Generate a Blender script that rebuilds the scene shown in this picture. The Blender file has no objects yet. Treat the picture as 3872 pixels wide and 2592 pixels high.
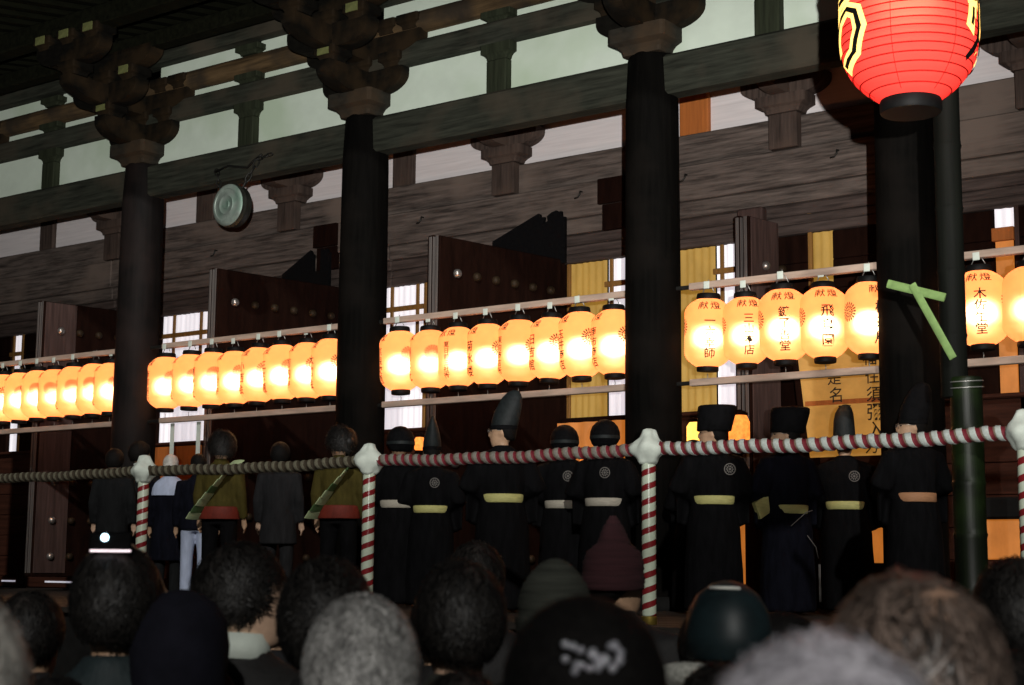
import bpy, bmesh, math, random
import numpy as np
from mathutils import Vector, Matrix, Quaternion
random.seed(7); rng = np.random.default_rng(7)
S = bpy.context.scene
COL = S.collection
R = math.radians

# ---------------------------------------------------------------- camera, world, sun, exposure
cam = bpy.data.cameras.new('camera'); camo = bpy.data.objects.new('camera', cam); COL.objects.link(camo)
cam.sensor_width = 36; cam.sensor_fit = 'HORIZONTAL'; cam.lens = 36*5985/3872
cam.clip_start = .05; cam.clip_end = 600
cr = Vector((.80158693, .5978183, .00846577)); cu = Vector((.0769447, -.11719283, .99012391)); cf = Vector((-.59290632, .79301899, .13993919))
mw = Matrix((cr, cu, -cf)).transposed().to_4x4(); mw.translation = (8.0029, -12.989, .40)
camo.matrix_world = mw
cam.dof.use_dof = True; cam.dof.focus_distance = 14.5; cam.dof.aperture_fstop = 5.6
S.camera = camo

SUN_AZ = R(37.6); SUN_EL = R(27)
w = bpy.data.worlds.new('World'); S.world = w; w.use_nodes = True
nt = w.node_tree; sky = nt.nodes.new('ShaderNodeTexSky'); sky.sky_type = 'NISHITA'; sky.sun_disc = False
sky.sun_elevation = SUN_EL; sky.sun_rotation = math.pi - SUN_AZ
bg = nt.nodes['Background']; nt.links.new(sky.outputs[0], bg.inputs[0]); bg.inputs[1].default_value = .003
sun = bpy.data.lights.new('sun', 'SUN'); suno = bpy.data.objects.new('sun', sun); COL.objects.link(suno)
sun.energy = 1.6; sun.angle = R(1.2); sun.color = (1.0, .98, .93)
d = Vector((-math.sin(SUN_AZ)*math.cos(SUN_EL), math.cos(SUN_AZ)*math.cos(SUN_EL), -math.sin(SUN_EL)))
suno.rotation_euler = d.to_track_quat('-Z', 'Y').to_euler(); suno.location = (15, -20, 8)
# floodlight that stands behind the camera and is aimed up at the hall (its stand is built with the other things below)
FAZ = R(41); FL = Vector((8.003, -12.989, .38))+Vector((.598, -.801, 0))*1.5+cr*.12; FAIM = Vector((-math.sin(FAZ)*math.cos(R(14)), math.cos(FAZ)*math.cos(R(14)), math.sin(R(14))))
fl = bpy.data.lights.new('flood', 'SPOT'); flo = bpy.data.objects.new('flood', fl); COL.objects.link(flo)
fl.energy = 13200; fl.spot_size = R(54); fl.spot_blend = .8; fl.shadow_soft_size = .03; fl.color = (1.0, .97, .93)
flo.location = FL; flo.rotation_euler = FAIM.to_track_quat('-Z', 'Y').to_euler()
vs = S.view_settings; vs.view_transform = 'Standard'; vs.look = 'None'; vs.exposure = 0; vs.gamma = 1; vs.use_curve_mapping = False
S.cycles.use_denoising = True
S.cycles.max_bounces = 6; S.cycles.diffuse_bounces = 3; S.cycles.glossy_bounces = 2; S.cycles.transmission_bounces = 4
S.cycles.sample_clamp_indirect = 4; S.cycles.caustics_reflective = False; S.cycles.caustics_refractive = False

# ---------------------------------------------------------------- helpers
def tag(o, label=None, cat=None, group=None, kind=None):
    if label: o['label'] = label
    if cat: o['category'] = cat
    if group: o['group'] = group
    if kind: o['kind'] = kind
    return o
def link(name, data, parent=None, mat=None):
    o = bpy.data.objects.new(name, data); COL.objects.link(o)
    if parent: o.parent = parent
    if mat is not None and not data.materials:
        for m in (mat if isinstance(mat, (list, tuple)) else [mat]): data.materials.append(m)
    return o
def empty(name, loc=(0, 0, 0), rz=0):
    o = bpy.data.objects.new(name, None); COL.objects.link(o); o.location = loc; o.rotation_euler = (0, 0, rz)
    o.empty_display_size = .1
    return o

class MB:
    def __init__(s): s.v = []; s.f = []; s.mi = []; s.m = 0
    def add(s, vs, fs):
        o = len(s.v); s.v += [tuple(map(float, p)) for p in vs]
        for f in fs: s.f.append([i+o for i in f]); s.mi.append(s.m)
        return s
    def box(s, x0, x1, y0, y1, z0, z1, rot=None):
        vs = [(x, y, z) for z in (z0, z1) for y in (y0, y1) for x in (x0, x1)]
        if rot: vs = [rot @ Vector(p) for p in vs]
        return s.add(vs, [(0, 2, 3, 1), (4, 5, 7, 6), (0, 1, 5, 4), (2, 6, 7, 3), (0, 4, 6, 2), (1, 3, 7, 5)])
    def bbox(s, x0, x1, y0, y1, z0, z1, b=.012):      # bevelled box (chamfered long edges)
        p = [(x0+b, z0), (x1-b, z0), (x1, z0+b), (x1, z1-b), (x1-b, z1), (x0+b, z1), (x0, z1-b), (x0, z0+b)]
        ring = []
        for y, q in ((y0, b), (y0+b, 0), (y1-b, 0), (y1, b)):
            cx, cz = (x0+x1)/2, (z0+z1)/2
            ring.append([(cx+(x-cx)*(1-2*q/(x1-x0)), y, cz+(z-cz)*(1-2*q/(z1-z0))) for x, z in p])
        return s.loft(ring, True)
    def prism(s, pts, a0, a1, axis='y'):
        def P(u, v, a): return (u, a, v) if axis == 'y' else ((a, u, v) if axis == 'x' else (u, v, a))
        n = len(pts); vs = [P(u, v, a0) for u, v in pts]+[P(u, v, a1) for u, v in pts]
        fs = [list(range(n)), list(range(2*n-1, n-1, -1))]+[(i, i+n, (i+1) % n+n, (i+1) % n) for i in range(n)]
        return s.add(vs, fs)
    def loft(s, rings, cap=True):
        n = len(rings[0]); vs = [p for r in rings for p in r]; fs = []
        for j in range(len(rings)-1):
            for i in range(n): fs.append((j*n+i, j*n+(i+1) % n, (j+1)*n+(i+1) % n, (j+1)*n+i))
        if cap: fs.append(tuple(range(n-1, -1, -1))); fs.append(tuple((len(rings)-1)*n+i for i in range(n)))
        return s.add(vs, fs)
    def lathe(s, prof, n=24, c=(0, 0, 0), cap=True):
        return s.loft([[(c[0]+r*math.cos(2*math.pi*i/n), c[1]+r*math.sin(2*math.pi*i/n), c[2]+z) for i in range(n)] for r, z in prof], cap)
    def stack(s, rows, n=16, cap=True, ex=2.0):       # rows of (z, rx, ry, cx, cy): superellipse rings
        rings = []
        for row in rows:
            z, rx, ry = row[:3]; cx, cy = (row[3], row[4]) if len(row) > 3 else (0, 0)
            rg = []
            for i in range(n):
                a = 2*math.pi*i/n; c, q = math.cos(a), math.sin(a)
                rg.append((cx+rx*math.copysign(abs(c)**(2/ex), c), cy+ry*math.copysign(abs(q)**(2/ex), q), z))
            rings.append(rg)
        return s.loft(rings, cap)
    def tube(s, pts, rad, n=10, cap=True, flat=1.0):
        P = [Vector(p) for p in pts]; rad = rad if isinstance(rad, (list, tuple)) else [rad]*len(P)
        rings = []; up = None
        for i, p in enumerate(P):
            t = (P[min(i+1, len(P)-1)]-P[max(i-1, 0)]).normalized()
            if up is None:
                up = Vector((0, 0, 1)) if abs(t.z) < .9 else Vector((0, 1, 0))
            u = (up-t*up.dot(t)); u = u.normalized() if u.length > 1e-4 else t.orthogonal().normalized(); v = t.cross(u); up = u
            rings.append([tuple(p+u*math.cos(2*math.pi*k/n)*rad[i]*flat+v*math.sin(2*math.pi*k/n)*rad[i]) for k in range(n)])
        return s.loft(rings, cap)
    def ball(s, c, rx, ry=None, rz=None, n=12, m=8):
        ry = ry or rx; rz = rz or rx
        rings = []
        for j in range(1, m):
            t = math.pi*j/m
            rings.append([(c[0]+rx*math.sin(t)*math.cos(2*math.pi*i/n), c[1]+ry*math.sin(t)*math.sin(2*math.pi*i/n), c[2]-rz*math.cos(t)) for i in range(n)])
        return s.loft(rings, True)
    def mesh(s, name='m', smooth=False):
        me = bpy.data.meshes.new(name); me.from_pydata(s.v, [], s.f); 
        if any(s.mi): me.polygons.foreach_set('material_index', s.mi)
        if smooth: me.polygons.foreach_set('use_smooth', [True]*len(me.polygons))
        me.update()
        return me
    def fixed(s, name='m', smooth=False):
        me = s.mesh(name); b = bmesh.new(); b.from_mesh(me); bmesh.ops.recalc_face_normals(b, faces=b.faces); b.to_mesh(me); b.free()
        if smooth: me.polygons.foreach_set('use_smooth', [True]*len(me.polygons))
        return me
    def build(s, name, mat, parent=None, smooth=False, auto=None):
        me = s.fixed(name, smooth)
        if auto and smooth:
            me.set_sharp_from_angle(angle=R(auto))
        return link(name, me, parent, mat)

# ---------------------------------------------------------------- materials
M = {}
def mat(name, col, rough=.6, var=.3, scale=(4, 4, 4), bump=0, spec=.3, metal=0, detail=5, nscale=2.0, dist=.01, blotch=None):
    m = bpy.data.materials.new(name); m.use_nodes = True; nt = m.node_tree; N = nt.nodes; b = N['Principled BSDF']
    b.inputs['Roughness'].default_value = rough; b.inputs['Specular IOR Level'].default_value = spec; b.inputs['Metallic'].default_value = metal
    tc = N.new('ShaderNodeTexCoord'); mp = N.new('ShaderNodeMapping'); mp.inputs['Scale'].default_value = scale
    nz = N.new('ShaderNodeTexNoise'); nz.inputs['Scale'].default_value = nscale; nz.inputs['Detail'].default_value = detail; nz.inputs['Roughness'].default_value = .62
    nt.links.new(tc.outputs['Object'], mp.inputs['Vector']); nt.links.new(mp.outputs[0], nz.inputs['Vector'])
    rp = N.new('ShaderNodeValToRGB'); e = rp.color_ramp.elements
    e[0].position = .3; e[1].position = .7
    e[0].color = (*[c*(1-var) for c in col], 1); e[1].color = (*[min(1, c*(1+var)) for c in col], 1)
    nt.links.new(nz.outputs['Fac'], rp.inputs['Fac']); out = rp.outputs['Color']
    if blotch:      # stains / wear of another colour with a shape of their own
        n2 = N.new('ShaderNodeTexNoise'); n2.inputs['Scale'].default_value = blotch[1]; n2.inputs['Detail'].default_value = 4
        nt.links.new(tc.outputs['Object'], n2.inputs['Vector'])
        r2 = N.new('ShaderNodeValToRGB'); r2.color_ramp.elements[0].position = .48; r2.color_ramp.elements[1].position = .66
        nt.links.new(n2.outputs['Fac'], r2.inputs['Fac'])
        mx = N.new('ShaderNodeMix'); mx.data_type = 'RGBA'; mx.inputs[7].default_value = (*blotch[0], 1)
        nt.links.new(r2.outputs['Color'], mx.inputs[0]); nt.links.new(out, mx.inputs[6]); out = mx.outputs[2]
    nt.links.new(out, b.inputs['Base Color'])
    if bump:
        bp = N.new('ShaderNodeBump'); bp.inputs['Strength'].default_value = bump; bp.inputs['Distance'].default_value = dist
        nt.links.new(nz.outputs['Fac'], bp.inputs['Height']); nt.links.new(bp.outputs[0], b.inputs['Normal'])
    M[name] = m; return m
def glow(name, col, strength, base=(.5, .5, .5), var=.15, scale=(3, 3, 3), rough=.8):
    m = mat(name, base, rough, var, scale); nt = m.node_tree; b = nt.nodes['Principled BSDF']
    nz = [n for n in nt.nodes if n.type == 'TEX_NOISE'][0]
    rp = nt.nodes.new('ShaderNodeValToRGB'); e = rp.color_ramp.elements; e[0].position = .3; e[1].position = .7
    e[0].color = (*[c*(1-var) for c in col], 1); e[1].color = (*[c*(1+var) for c in col], 1)
    nt.links.new(nz.outputs['Fac'], rp.inputs['Fac']); nt.links.new(rp.outputs['Color'], b.inputs['Emission Color'])
    b.inputs['Emission Strength'].default_value = strength
    return m
WX, WY, WZ = (.9, 12, 12), (12, .9, 12), (12, 12, .7)
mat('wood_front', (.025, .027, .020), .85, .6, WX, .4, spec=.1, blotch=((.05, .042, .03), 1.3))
mat('wood_log', (.075, .048, .023), .8, .55, WX, .35, spec=.12, blotch=((.03, .023, .016), 1.6))
mat('wood_inner', (.085, .068, .059), .85, .7, WX, .5, spec=.12, blotch=((.145, .112, .093), .9))
mat('wood_inner_dark', (.055, .041, .036), .8, .55, WX, .4, spec=.12)
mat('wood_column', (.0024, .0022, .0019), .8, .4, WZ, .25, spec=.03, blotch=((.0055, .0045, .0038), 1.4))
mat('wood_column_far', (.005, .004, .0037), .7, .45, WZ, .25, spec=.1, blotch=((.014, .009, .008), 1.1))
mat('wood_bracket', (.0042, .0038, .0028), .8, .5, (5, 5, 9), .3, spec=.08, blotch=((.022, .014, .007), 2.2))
mat('wood_strut', (.020, .024, .014), .8, .4, WZ, .3, spec=.1)
mat('wood_strut_inner', (.05, .036, .03), .8, .5, WZ, .35, spec=.1, blotch=((.08, .055, .043), 1.5))
mat('wood_door', (.0085, .0032, .0020), .85, .45, (5, 5, 1), .2, spec=.04)
mat('wood_door_edge', (.085, .075, .07), .6, .35, WZ, .2)
mat('wood_stile', (.050, .030, .026), .7, .4, WZ, .3, spec=.15)
mat('wood_lower', (.035, .012, .007), .7, .45, WX, .3, spec=.1)
mat('wood_frame', (.21, .105, .025), .6, .3, WZ, .15)
mat('wood_pale', (.34, .255, .20), .65, .25, (1.5, 9, 9), .2)
mat('wood_eave', (.006, .0065, .0035), .85, .5, (9, 1, 9), .25, spec=.05)
mat('wood_capital', (.020, .018, .014), .8, .4, (5, 5, 9), .3, spec=.1, blotch=((.045, .03, .018), 2.0))
mat('wood_end_lit', (.12, .13, .045), .8, .35, (6, 6, 6), .2)  # greenish light on the timber ends put into the colour
mat('plank', (.022, .018, .015), .7, .35, WX, .2, spec=.15)
mat('plaster', (.56, .645, .55), .9, .07, (1, 1, 1.4), .05, spec=.1, blotch=((.45, .55, .42), .8))
mat('plaster_inner', (.66, .62, .62), .9, .10, (.6, 2, 14), .1, spec=.1)
mat('orange_board', (.36, .11, .022), .7, .2, WZ)
mat('iron', (.02, .02, .018), .5, .3, (9, 9, 9), .1, metal=.6)
mat('stud_metal', (.30, .28, .26), .35, .3, (20, 20, 20), .1, metal=.8)
mat('stud_dark', (.022, .014, .007), .6, .3, (20, 20, 20), .1, metal=.2, spec=.15)
mat('bronze', (.20, .24, .21), .5, .3, (5, 5, 5), .12, spec=.4, metal=.4, blotch=((.10, .16, .125), 5))
mat('bronze_rim', (.02, .021, .017), .45, .4, (6, 6, 6), .1, metal=.4)
mat('rope_white', (.38, .42, .39), .85, .2, (30, 30, 30), .25, spec=.1)
mat('rope_red', (.13, .011, .018), .7, .25, (30, 30, 30), .2)
mat('rope_tan', (.17, .135, .095), .8, .25, (30, 30, 30), .2)
mat('tape_white', (.46, .52, .41), .25, .1, (10, 10, 10), 0, spec=.6)
mat('tape_red', (.17, .011, .014), .25, .15, (10, 10, 10), 0, spec=.6)
mat('cloth_white', (.50, .55, .49), .85, .1, (8, 8, 8), .3)
mat('brass', (.5, .36, .08), .35, .2, (9, 9, 9), 0, metal=.9)
mat('bamboo', (.0032, .005, .002), .45, .5, (14, 14, .6), .2, spec=.2, blotch=((.009, .018, .004), 3))
mat('bamboo_dark', (.003, .0036, .0026), .7, .4, (14, 14, .6), .1, spec=.08)
mat('bamboo_fresh', (.125, .20, .068), .6, .25, (6, 6, 6), .1, spec=.1)
mat('black_lacquer', (.003, .003, .003), .6, .3, (8, 8, 8), 0, spec=.12)
mat('ink', (.012, .006, .003), .8, .2)
mat('ink_sign', (.02, .015, .01), .8, .2)
mat('gravel', (.075, .072, .066), .9, .5, (6, 6, 6), .6)
mat('stone', (.010, .0098, .0095), .9, .3, (2, 2, 2), .4, spec=.05)
mat('skin', (.40, .25, .155), .55, .12, (20, 20, 20), .05, spec=.35)
mat('skin_pale', (.50, .33, .23), .55, .12, (20, 20, 20), .05)
mat('eye_dark', (.01, .008, .008), .2, .1)
mat('robe_black', (.0035, .0035, .004), .9, .4, (9, 9, 2.2), .5, spec=.06, dist=.02)
mat('robe_navy', (.0042, .0045, .008), .9, .4, (9, 9, 2.2), .5, spec=.06, dist=.02)
mat('hat_black', (.0095, .0125, .013), .6, .4, (14, 14, 14), .2, spec=.2)
mat('hat_dark', (.0035, .0035, .004), .8, .4, (14, 14, 14), .2, spec=.06)
mat('belt_yellow', (.43, .41, .155), .7, .15, (9, 9, 30), .1)
mat('belt_white', (.36, .33, .27), .7, .15, (9, 9, 30), .1)
mat('belt_orange', (.34, .17, .085), .7, .15, (9, 9, 30), .1)
mat('crest', (.13, .12, .11), .8, .25, (30, 30, 30))
mat('suit_black', (.008, .0085, .009), .9, .3, (10, 10, 3), .35, spec=.1, dist=.02)
mat('suit_grey', (.014, .014, .015), .9, .3, (10, 10, 3), .4, spec=.1, dist=.02)
mat('coat_olive', (.048, .038, .0085), .85, .3, (8, 8, 3), .45, spec=.1, dist=.02)
mat('coat_red', (.13, .016, .008), .7, .3, (8, 8, 3), .3)
mat('sash_green', (.40, .48, .27), .8, .2, (8, 8, 8), .1, spec=.1)
mat('sash_dark', (.085, .15, .06), .8, .2, (8, 8, 8), .1, spec=.1)
mat('cloth_blue', (.36, .41, .54), .75, .15, (8, 8, 3), .4, dist=.02)
mat('hair_black', (.007, .0062, .0055), .55, .4, (30, 30, 30), 0, spec=.25)
mat('hair_dark', (.0045, .004, .0037), .7, .4, (40, 40, 40), .6, spec=.1, dist=.01)
mat('hair_shiny', (.010, .010, .011), .28, .4, (30, 30, 30), 0, spec=.8)
mat('hair_grey', (.26, .255, .245), .5, .45, (9, 9, 9), 0, spec=.4)
mat('hair_white', (.46, .44, .40), .5, .3, (9, 9, 9), 0)
mat('hair_brown', (.085, .062, .05), .4, .5, (9, 9, 9), 0, spec=.5)
mat('hair_lilac', (.72, .69, .76), .45, .35, (7, 7, 7), 0, spec=.4)
mat('scalp', (.36, .22, .15), .5, .15, (20, 20, 20))
mat('scalp_dark', (.018, .014, .012), .7, .2)
mat('knit_grey', (.032, .034, .028), .95, .35, (3, 3, 60), .6, spec=.1, dist=.01)
mat('knit_maroon', (.028, .008, .010), .95, .3, (3, 3, 60), .5, dist=.01)
mat('knit_navy', (.006, .006, .010), .9, .3, (6, 6, 6), .4, spec=.1, dist=.01)
mat('cap_teal', (.007, .014, .016), .5, .4, (5, 5, 5), .1, spec=.3)
mat('coat_teal', (.012, .020, .022), .7, .3, (6, 6, 3), .4, dist=.03)
mat('coat_black', (.0085, .008, .008), .75, .3, (6, 6, 3), .4, dist=.03)
mat('coat_tweed', (.020, .022, .018), .9, .8, (40, 40, 40), .6, nscale=3)
mat('coat_grey', (.055, .055, .06), .8, .3, (6, 6, 3), .4, dist=.03)
mat('coat_purple', (.013, .008, .022), .8, .5, (40, 40, 40), .5)
mat('fur', (.30, .30, .27), .95, .4, (40, 40, 40), .6)
mat('mask_white', (.6, .6, .55), .8, .05)
mat('bead', (.45, .45, .50), .12, .2, (9, 9, 9), 0, spec=.8, metal=.4)
mat('phone_black', (.003, .003, .003), .7, .2, spec=.03)
mat('wire', (.33, .33, .31), .4, .2, metal=.7)
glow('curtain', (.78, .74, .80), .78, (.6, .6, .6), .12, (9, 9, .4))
glow('wall_glow_yellow', (.33, .17, .026), .80, (.2, .15, .05), .15, (2, 2, 1))  # inner walls lit by the room; that light is added as glow
glow('orange_lit_glow', (.40, .12, .018), 1.0, (.2, .1, .04), .2, (2, 2, 1))  # lamplight on wood and cloth put in as glow
glow('sign_board', (.36, .165, .026), .72, (.3, .18, .06), .2, (1.2, 1, 1.6))  # wooden board; the light on it is put in as glow
glow('paper_strip', (.72, .66, .70), .85, (.6, .6, .6), .08)
glow('altar_glow', (1.0, .25, .035), 1.5, (.3, .15, .05), .35, (9, 9, 9))
glow('altar_lamp', (1.0, .50, .09), 2.2, (.3, .2, .05), .2, (9, 9, 9))
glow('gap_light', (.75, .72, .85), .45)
glow('led', (.55, .85, 1.0), 9)
glow('phone_screen', (1.0, .8, .85), 1.6)
glow('letter_gold', (1.0, .60, .14), 2.2, (.5, .4, .1), .15, (25, 25, 25))

def paper(name, col, emit, trans_col, ts, rs, tint):
    m = bpy.data.materials.new(name); m.use_nodes = True; nt = m.node_tree; N = nt.nodes; L = nt.links
    for n in list(N):
        if n.type != 'OUTPUT_MATERIAL': N.remove(n)
    out = [n for n in N][0]
    em = N.new('ShaderNodeEmission'); em.inputs['Color'].default_value = (*col, 1); em.inputs['Strength'].default_value = emit
    tr = N.new('ShaderNodeBsdfTranslucent'); tr.inputs['Color'].default_value = (*[c*ts for c in trans_col], 1)
    rf = N.new('ShaderNodeBsdfRefraction'); rf.inputs['Color'].default_value = (*[c*rs for c in tint], 1); rf.inputs['Roughness'].default_value = .8; rf.inputs['IOR'].default_value = 1.4
    df = N.new('ShaderNodeBsdfDiffuse'); df.inputs['Color'].default_value = (*[c*.35 for c in trans_col], 1)
    tc = N.new('ShaderNodeTexCoord'); nz = N.new('ShaderNodeTexNoise'); nz.inputs['Scale'].default_value = 9; nz.inputs['Detail'].default_value = 5
    mr = N.new('ShaderNodeMapRange'); mr.inputs[1].default_value = .3; mr.inputs[2].default_value = .7; mr.inputs[3].default_value = .85*emit; mr.inputs[4].default_value = 1.15*emit
    L.new(tc.outputs['Object'], nz.inputs['Vector']); L.new(nz.outputs['Fac'], mr.inputs[0]); L.new(mr.outputs[0], em.inputs['Strength'])
    a1 = N.new('ShaderNodeAddShader'); a2 = N.new('ShaderNodeAddShader'); a3 = N.new('ShaderNodeAddShader')
    L.new(em.outputs[0], a1.inputs[0]); L.new(tr.outputs[0], a1.inputs[1]); L.new(a1.outputs[0], a2.inputs[0]); L.new(rf.outputs[0], a2.inputs[1])
    L.new(a2.outputs[0], a3.inputs[0]); L.new(df.outputs[0], a3.inputs[1]); L.new(a3.outputs[0], out.inputs['Surface'])
    M[name] = m; return m
paper('lantern_paper', (1.0, .27, .075), .80, (1.0, .42, .15), .055, .5, (1.0, .78, .55))
paper('red_paper', (1.0, .030, .024), .82, (1.0, .12, .09), .12, .16, (1.0, .22, .16))

def per_strand(name, lo, hi):
    nt = M[name].node_tree; N = nt.nodes; g = N.new('ShaderNodeNewGeometry'); mr = N.new('ShaderNodeMapRange')
    mr.inputs[3].default_value = lo; mr.inputs[4].default_value = hi; nt.links.new(g.outputs['Random Per Island'], mr.inputs[0])
    b = N['Principled BSDF']; src = b.inputs['Base Color'].links[0].from_socket
    mx = N.new('ShaderNodeVectorMath'); mx.operation = 'SCALE'; nt.links.new(src, mx.inputs[0]); nt.links.new(mr.outputs[0], mx.inputs['Scale']); nt.links.new(mx.outputs[0], b.inputs['Base Color'])
for k, lo, hi in (('hair_black', .3, 2.2), ('hair_shiny', .3, 3.0), ('hair_grey', .25, 1.7), ('hair_white', .5, 1.3), ('hair_brown', .12, 2.6), ('hair_lilac', .5, 1.25)): per_strand(k, lo, hi)

# ---------------------------------------------------------------- text to mesh
_tc = {}
def glyph(ch, offset=0.0):
    k = (ch, offset)
    if k in _tc: return _tc[k]
    c = bpy.data.curves.new('t', 'FONT'); c.body = ch; c.resolution_u = 2; c.align_x = 'CENTER'; c.offset = offset
    o = bpy.data.objects.new('t', c); COL.objects.link(o); bpy.context.view_layer.update()
    me = bpy.data.meshes.new_from_object(o.evaluated_get(bpy.context.evaluated_depsgraph_get()))
    bm = bmesh.new(); bm.from_mesh(me)
    for _ in range(2):
        bmesh.ops.subdivide_edges(bm, edges=[e for e in bm.edges if e.calc_length() > .16], cuts=1)
    bmesh.ops.triangulate(bm, faces=bm.faces)
    vs = [(v.co.x, v.co.y-.38) for v in bm.verts]; fs = [[v.index for v in f.verts] for f in bm.faces]; bm.free()
    bpy.data.objects.remove(o); bpy.data.meshes.remove(me); bpy.data.curves.remove(c)
    _tc[k] = (vs, fs); return _tc[k]
def text_on_barrel(mb, ch, ang, zc, size, rad_at, wide=1.0, lift=.003, offset=.007):
    vs, fs = glyph(ch, offset); out = []
    for x, y in vs:
        z = zc+y*size; r = rad_at(z)+lift; a = ang+x*size*wide/max(rad_at(zc), .05)
        out.append((r*math.cos(a), r*math.sin(a), z))
    mb.add(out, fs)

# ================================================================ the setting
ground = MB().box(-150, 150, -150, 150, -1.4, -1.3).build('ground', M['gravel']); tag(ground, kind='structure')
stage = empty('stage_floor'); tag(stage, kind='structure')
MB().box(-26, 14, -3.62, 9, -1.3, -.06).build('stage_base', M['stone'], stage)
pm = MB().bbox(-26, 14, 0, .298, -.055, 0, .004).fixed('plank'); pm.materials.append(M['plank'])
for k in range(22):
    p = link('plank', pm, stage); p.location = (0, -3.68+.30*k, .001*(k % 3))

# ================================================================ the hall
hall = empty('shrine_hall'); tag(hall, 'dark timber shrine hall with black columns, bracket blocks and pale plaster panels under its eaves', 'building')
CX = [-15.2, -11.4, -7.6, -3.8, 0, 2.62, 6.42]
def beam(name, x0, x1, y0, y1, z0, z1, m, parent=hall, b=.015):
    return MB().bbox(x0, x1, y0, y1, z0, z1, b).build(name, M[m], parent)
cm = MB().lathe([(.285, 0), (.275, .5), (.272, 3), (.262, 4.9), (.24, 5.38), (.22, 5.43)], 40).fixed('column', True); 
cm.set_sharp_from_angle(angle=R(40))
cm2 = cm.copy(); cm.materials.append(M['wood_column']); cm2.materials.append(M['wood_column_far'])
# bracket set pieces
def arm_profile(L, h):      # bracket arm with rounded under-ends
    pts = [(-L, h), (-L, h*.72)]
    for k in range(9):
        a = math.pi/2*k/8; pts.append((-L+(L*.62)*(1-math.cos(a)), h*.72*(1-math.sin(a))))
    return pts+[(-u, v) for u, v in reversed(pts)]
def masu(w, h, d=None):     # bearing block: straight upper half, concave lower half
    d = d or w; rows = []
    for t, k in ((0, .66), (.18, .70), (.32, .80), (.42, .97), (.44, 1), (1, 1)): rows.append((h*t, w/2*k, d/2*k))
    return MB().stack(rows, 16, True, 14)
big = masu(.66, .26).fixed('big_block'); big.materials.append(M['wood_capital'])
small = masu(.32, .16).fixed('bearing_block'); small.materials.append(M['wood_bracket'])
armx = MB().prism(arm_profile(.60, .27), -.105, .105, 'y').fixed('bracket_arm'); armx.materials.append(M['wood_bracket'])
armx2 = MB().prism(arm_profile(.86, .25), -.10, .10, 'y').fixed('bracket_arm'); armx2.materials.append(M['wood_bracket'])
ap = arm_profile(.64, .27)
army = MB().prism([(u-.10, v) for u, v in ap], -.105, .105, 'x').fixed('bracket_arm'); army.materials.append(M['wood_bracket'])
army2 = MB().prism([(u-.35, v) for u, v in arm_profile(.95, .25)], -.10, .10, 'x').fixed('bracket_arm'); army2.materials.append(M['wood_bracket'])
endm = MB().box(-.085, .085, -.012, 0, -.05, .05).fixed('lit_end_plate'); endm.materials.append(M['wood_end_lit'])  # thin pale plates stand for light on the end faces
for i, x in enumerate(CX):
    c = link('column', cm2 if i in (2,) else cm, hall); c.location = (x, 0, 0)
    b = link('base_stone', MB().lathe([(.42, -.02), (.42, .05), (.36, .12), (.30, .13)], 32).fixed('base_stone', True), c, M['stone'])
    def put(me, dx, dy, z, nm=None):
        o = link(nm or me.name.split('.')[0], me, c); o.location = (dx, dy, z); return o
    put(big, 0, 0, 5.41); put(armx, 0, 0, 5.655); put(army, 0, 0, 5.658)
    for dx, dy in ((-.44, 0), (.44, 0), (0, -.58), (0, 0)): put(small, dx, dy, 5.93)
    put(armx2, 0, -.01, 6.055); put(army2, 0, 0, 6.058); put(armx, 0, -.60, 6.063)
    for dx, dy in ((-.70, 0), (-.36, 0), (.36, 0), (.70, 0), (0, -.60), (-.44, -.60), (.44, -.60), (0, -1.14)): put(small, dx, dy, 6.32)
    put(armx2, 0, -.60, 6.47); put(armx, 0, -1.18, 6.466)
    for dx, dy in ((-.46, -1.18), (.46, -1.18), (0, -1.18)):
        put(small, dx, dy, 6.70); put(endm, dx, -1.342, 6.81)
    put(endm, -.44, -.762, 6.43); put(endm, .44, -.762, 6.43); put(endm, 0, -.732, 6.035)
# beams between the columns, panels and struts
sp = MB().bbox(-.13, .13, -.075, .07, 0, .36, .01).fixed('strut'); sp.materials.append(M['wood_strut'])
sb = masu(.40, .175, .20).fixed('strut_cap'); sb.materials.append(M['wood_strut'])
sb2 = masu(.40, .115, .22).fixed('strut_cap'); sb2.materials.append(M['wood_strut'])
for i in range(len(CX)-1):
    a, b = CX[i], CX[i+1]; mid = (a+b)/2
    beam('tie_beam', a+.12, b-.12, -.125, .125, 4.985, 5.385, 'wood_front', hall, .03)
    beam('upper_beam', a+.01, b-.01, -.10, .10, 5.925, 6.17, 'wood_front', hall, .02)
    lg = MB().tube([(a+.02, -.0, 6.405), (b-.02, 0, 6.405)], .125, 20).build('log_beam', M['wood_log'], hall, True, 40)
    s = link('strut', sp, hall); s.location = (mid, 0, 5.386)
    k = link('strut_cap', sb, s); k.location = (0, 0, .362)
    for z in (6.171, 6.531):
        k = link('strut_cap', sb2, s); k.location = (0, 0, z-5.386)
    for u0, u1 in ((a+.2, mid-.12), (mid+.12, b-.2)):
        MB().box(u0, u1, .03, .07, 5.386, 5.924).build('plaster_panel', M['plaster'], hall)
        MB().box(u0, u1, .034, .07, 6.171, 6.29).build('plaster_strip', M['plaster'], hall)
        MB().box(u0, u1, .036, .07, 6.52, 6.73).build('plaster_strip', M['plaster'], hall)
beam('wall_plate', -26, 14, -.14, .12, 6.70, 6.98, 'wood_front')
beam('purlin', -26, 14, -1.30, -1.06, 6.835, 7.08, 'wood_eave')
beam('middle_purlin', -26, 14, -.70, -.50, 6.665, 6.86, 'wood_eave')
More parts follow.
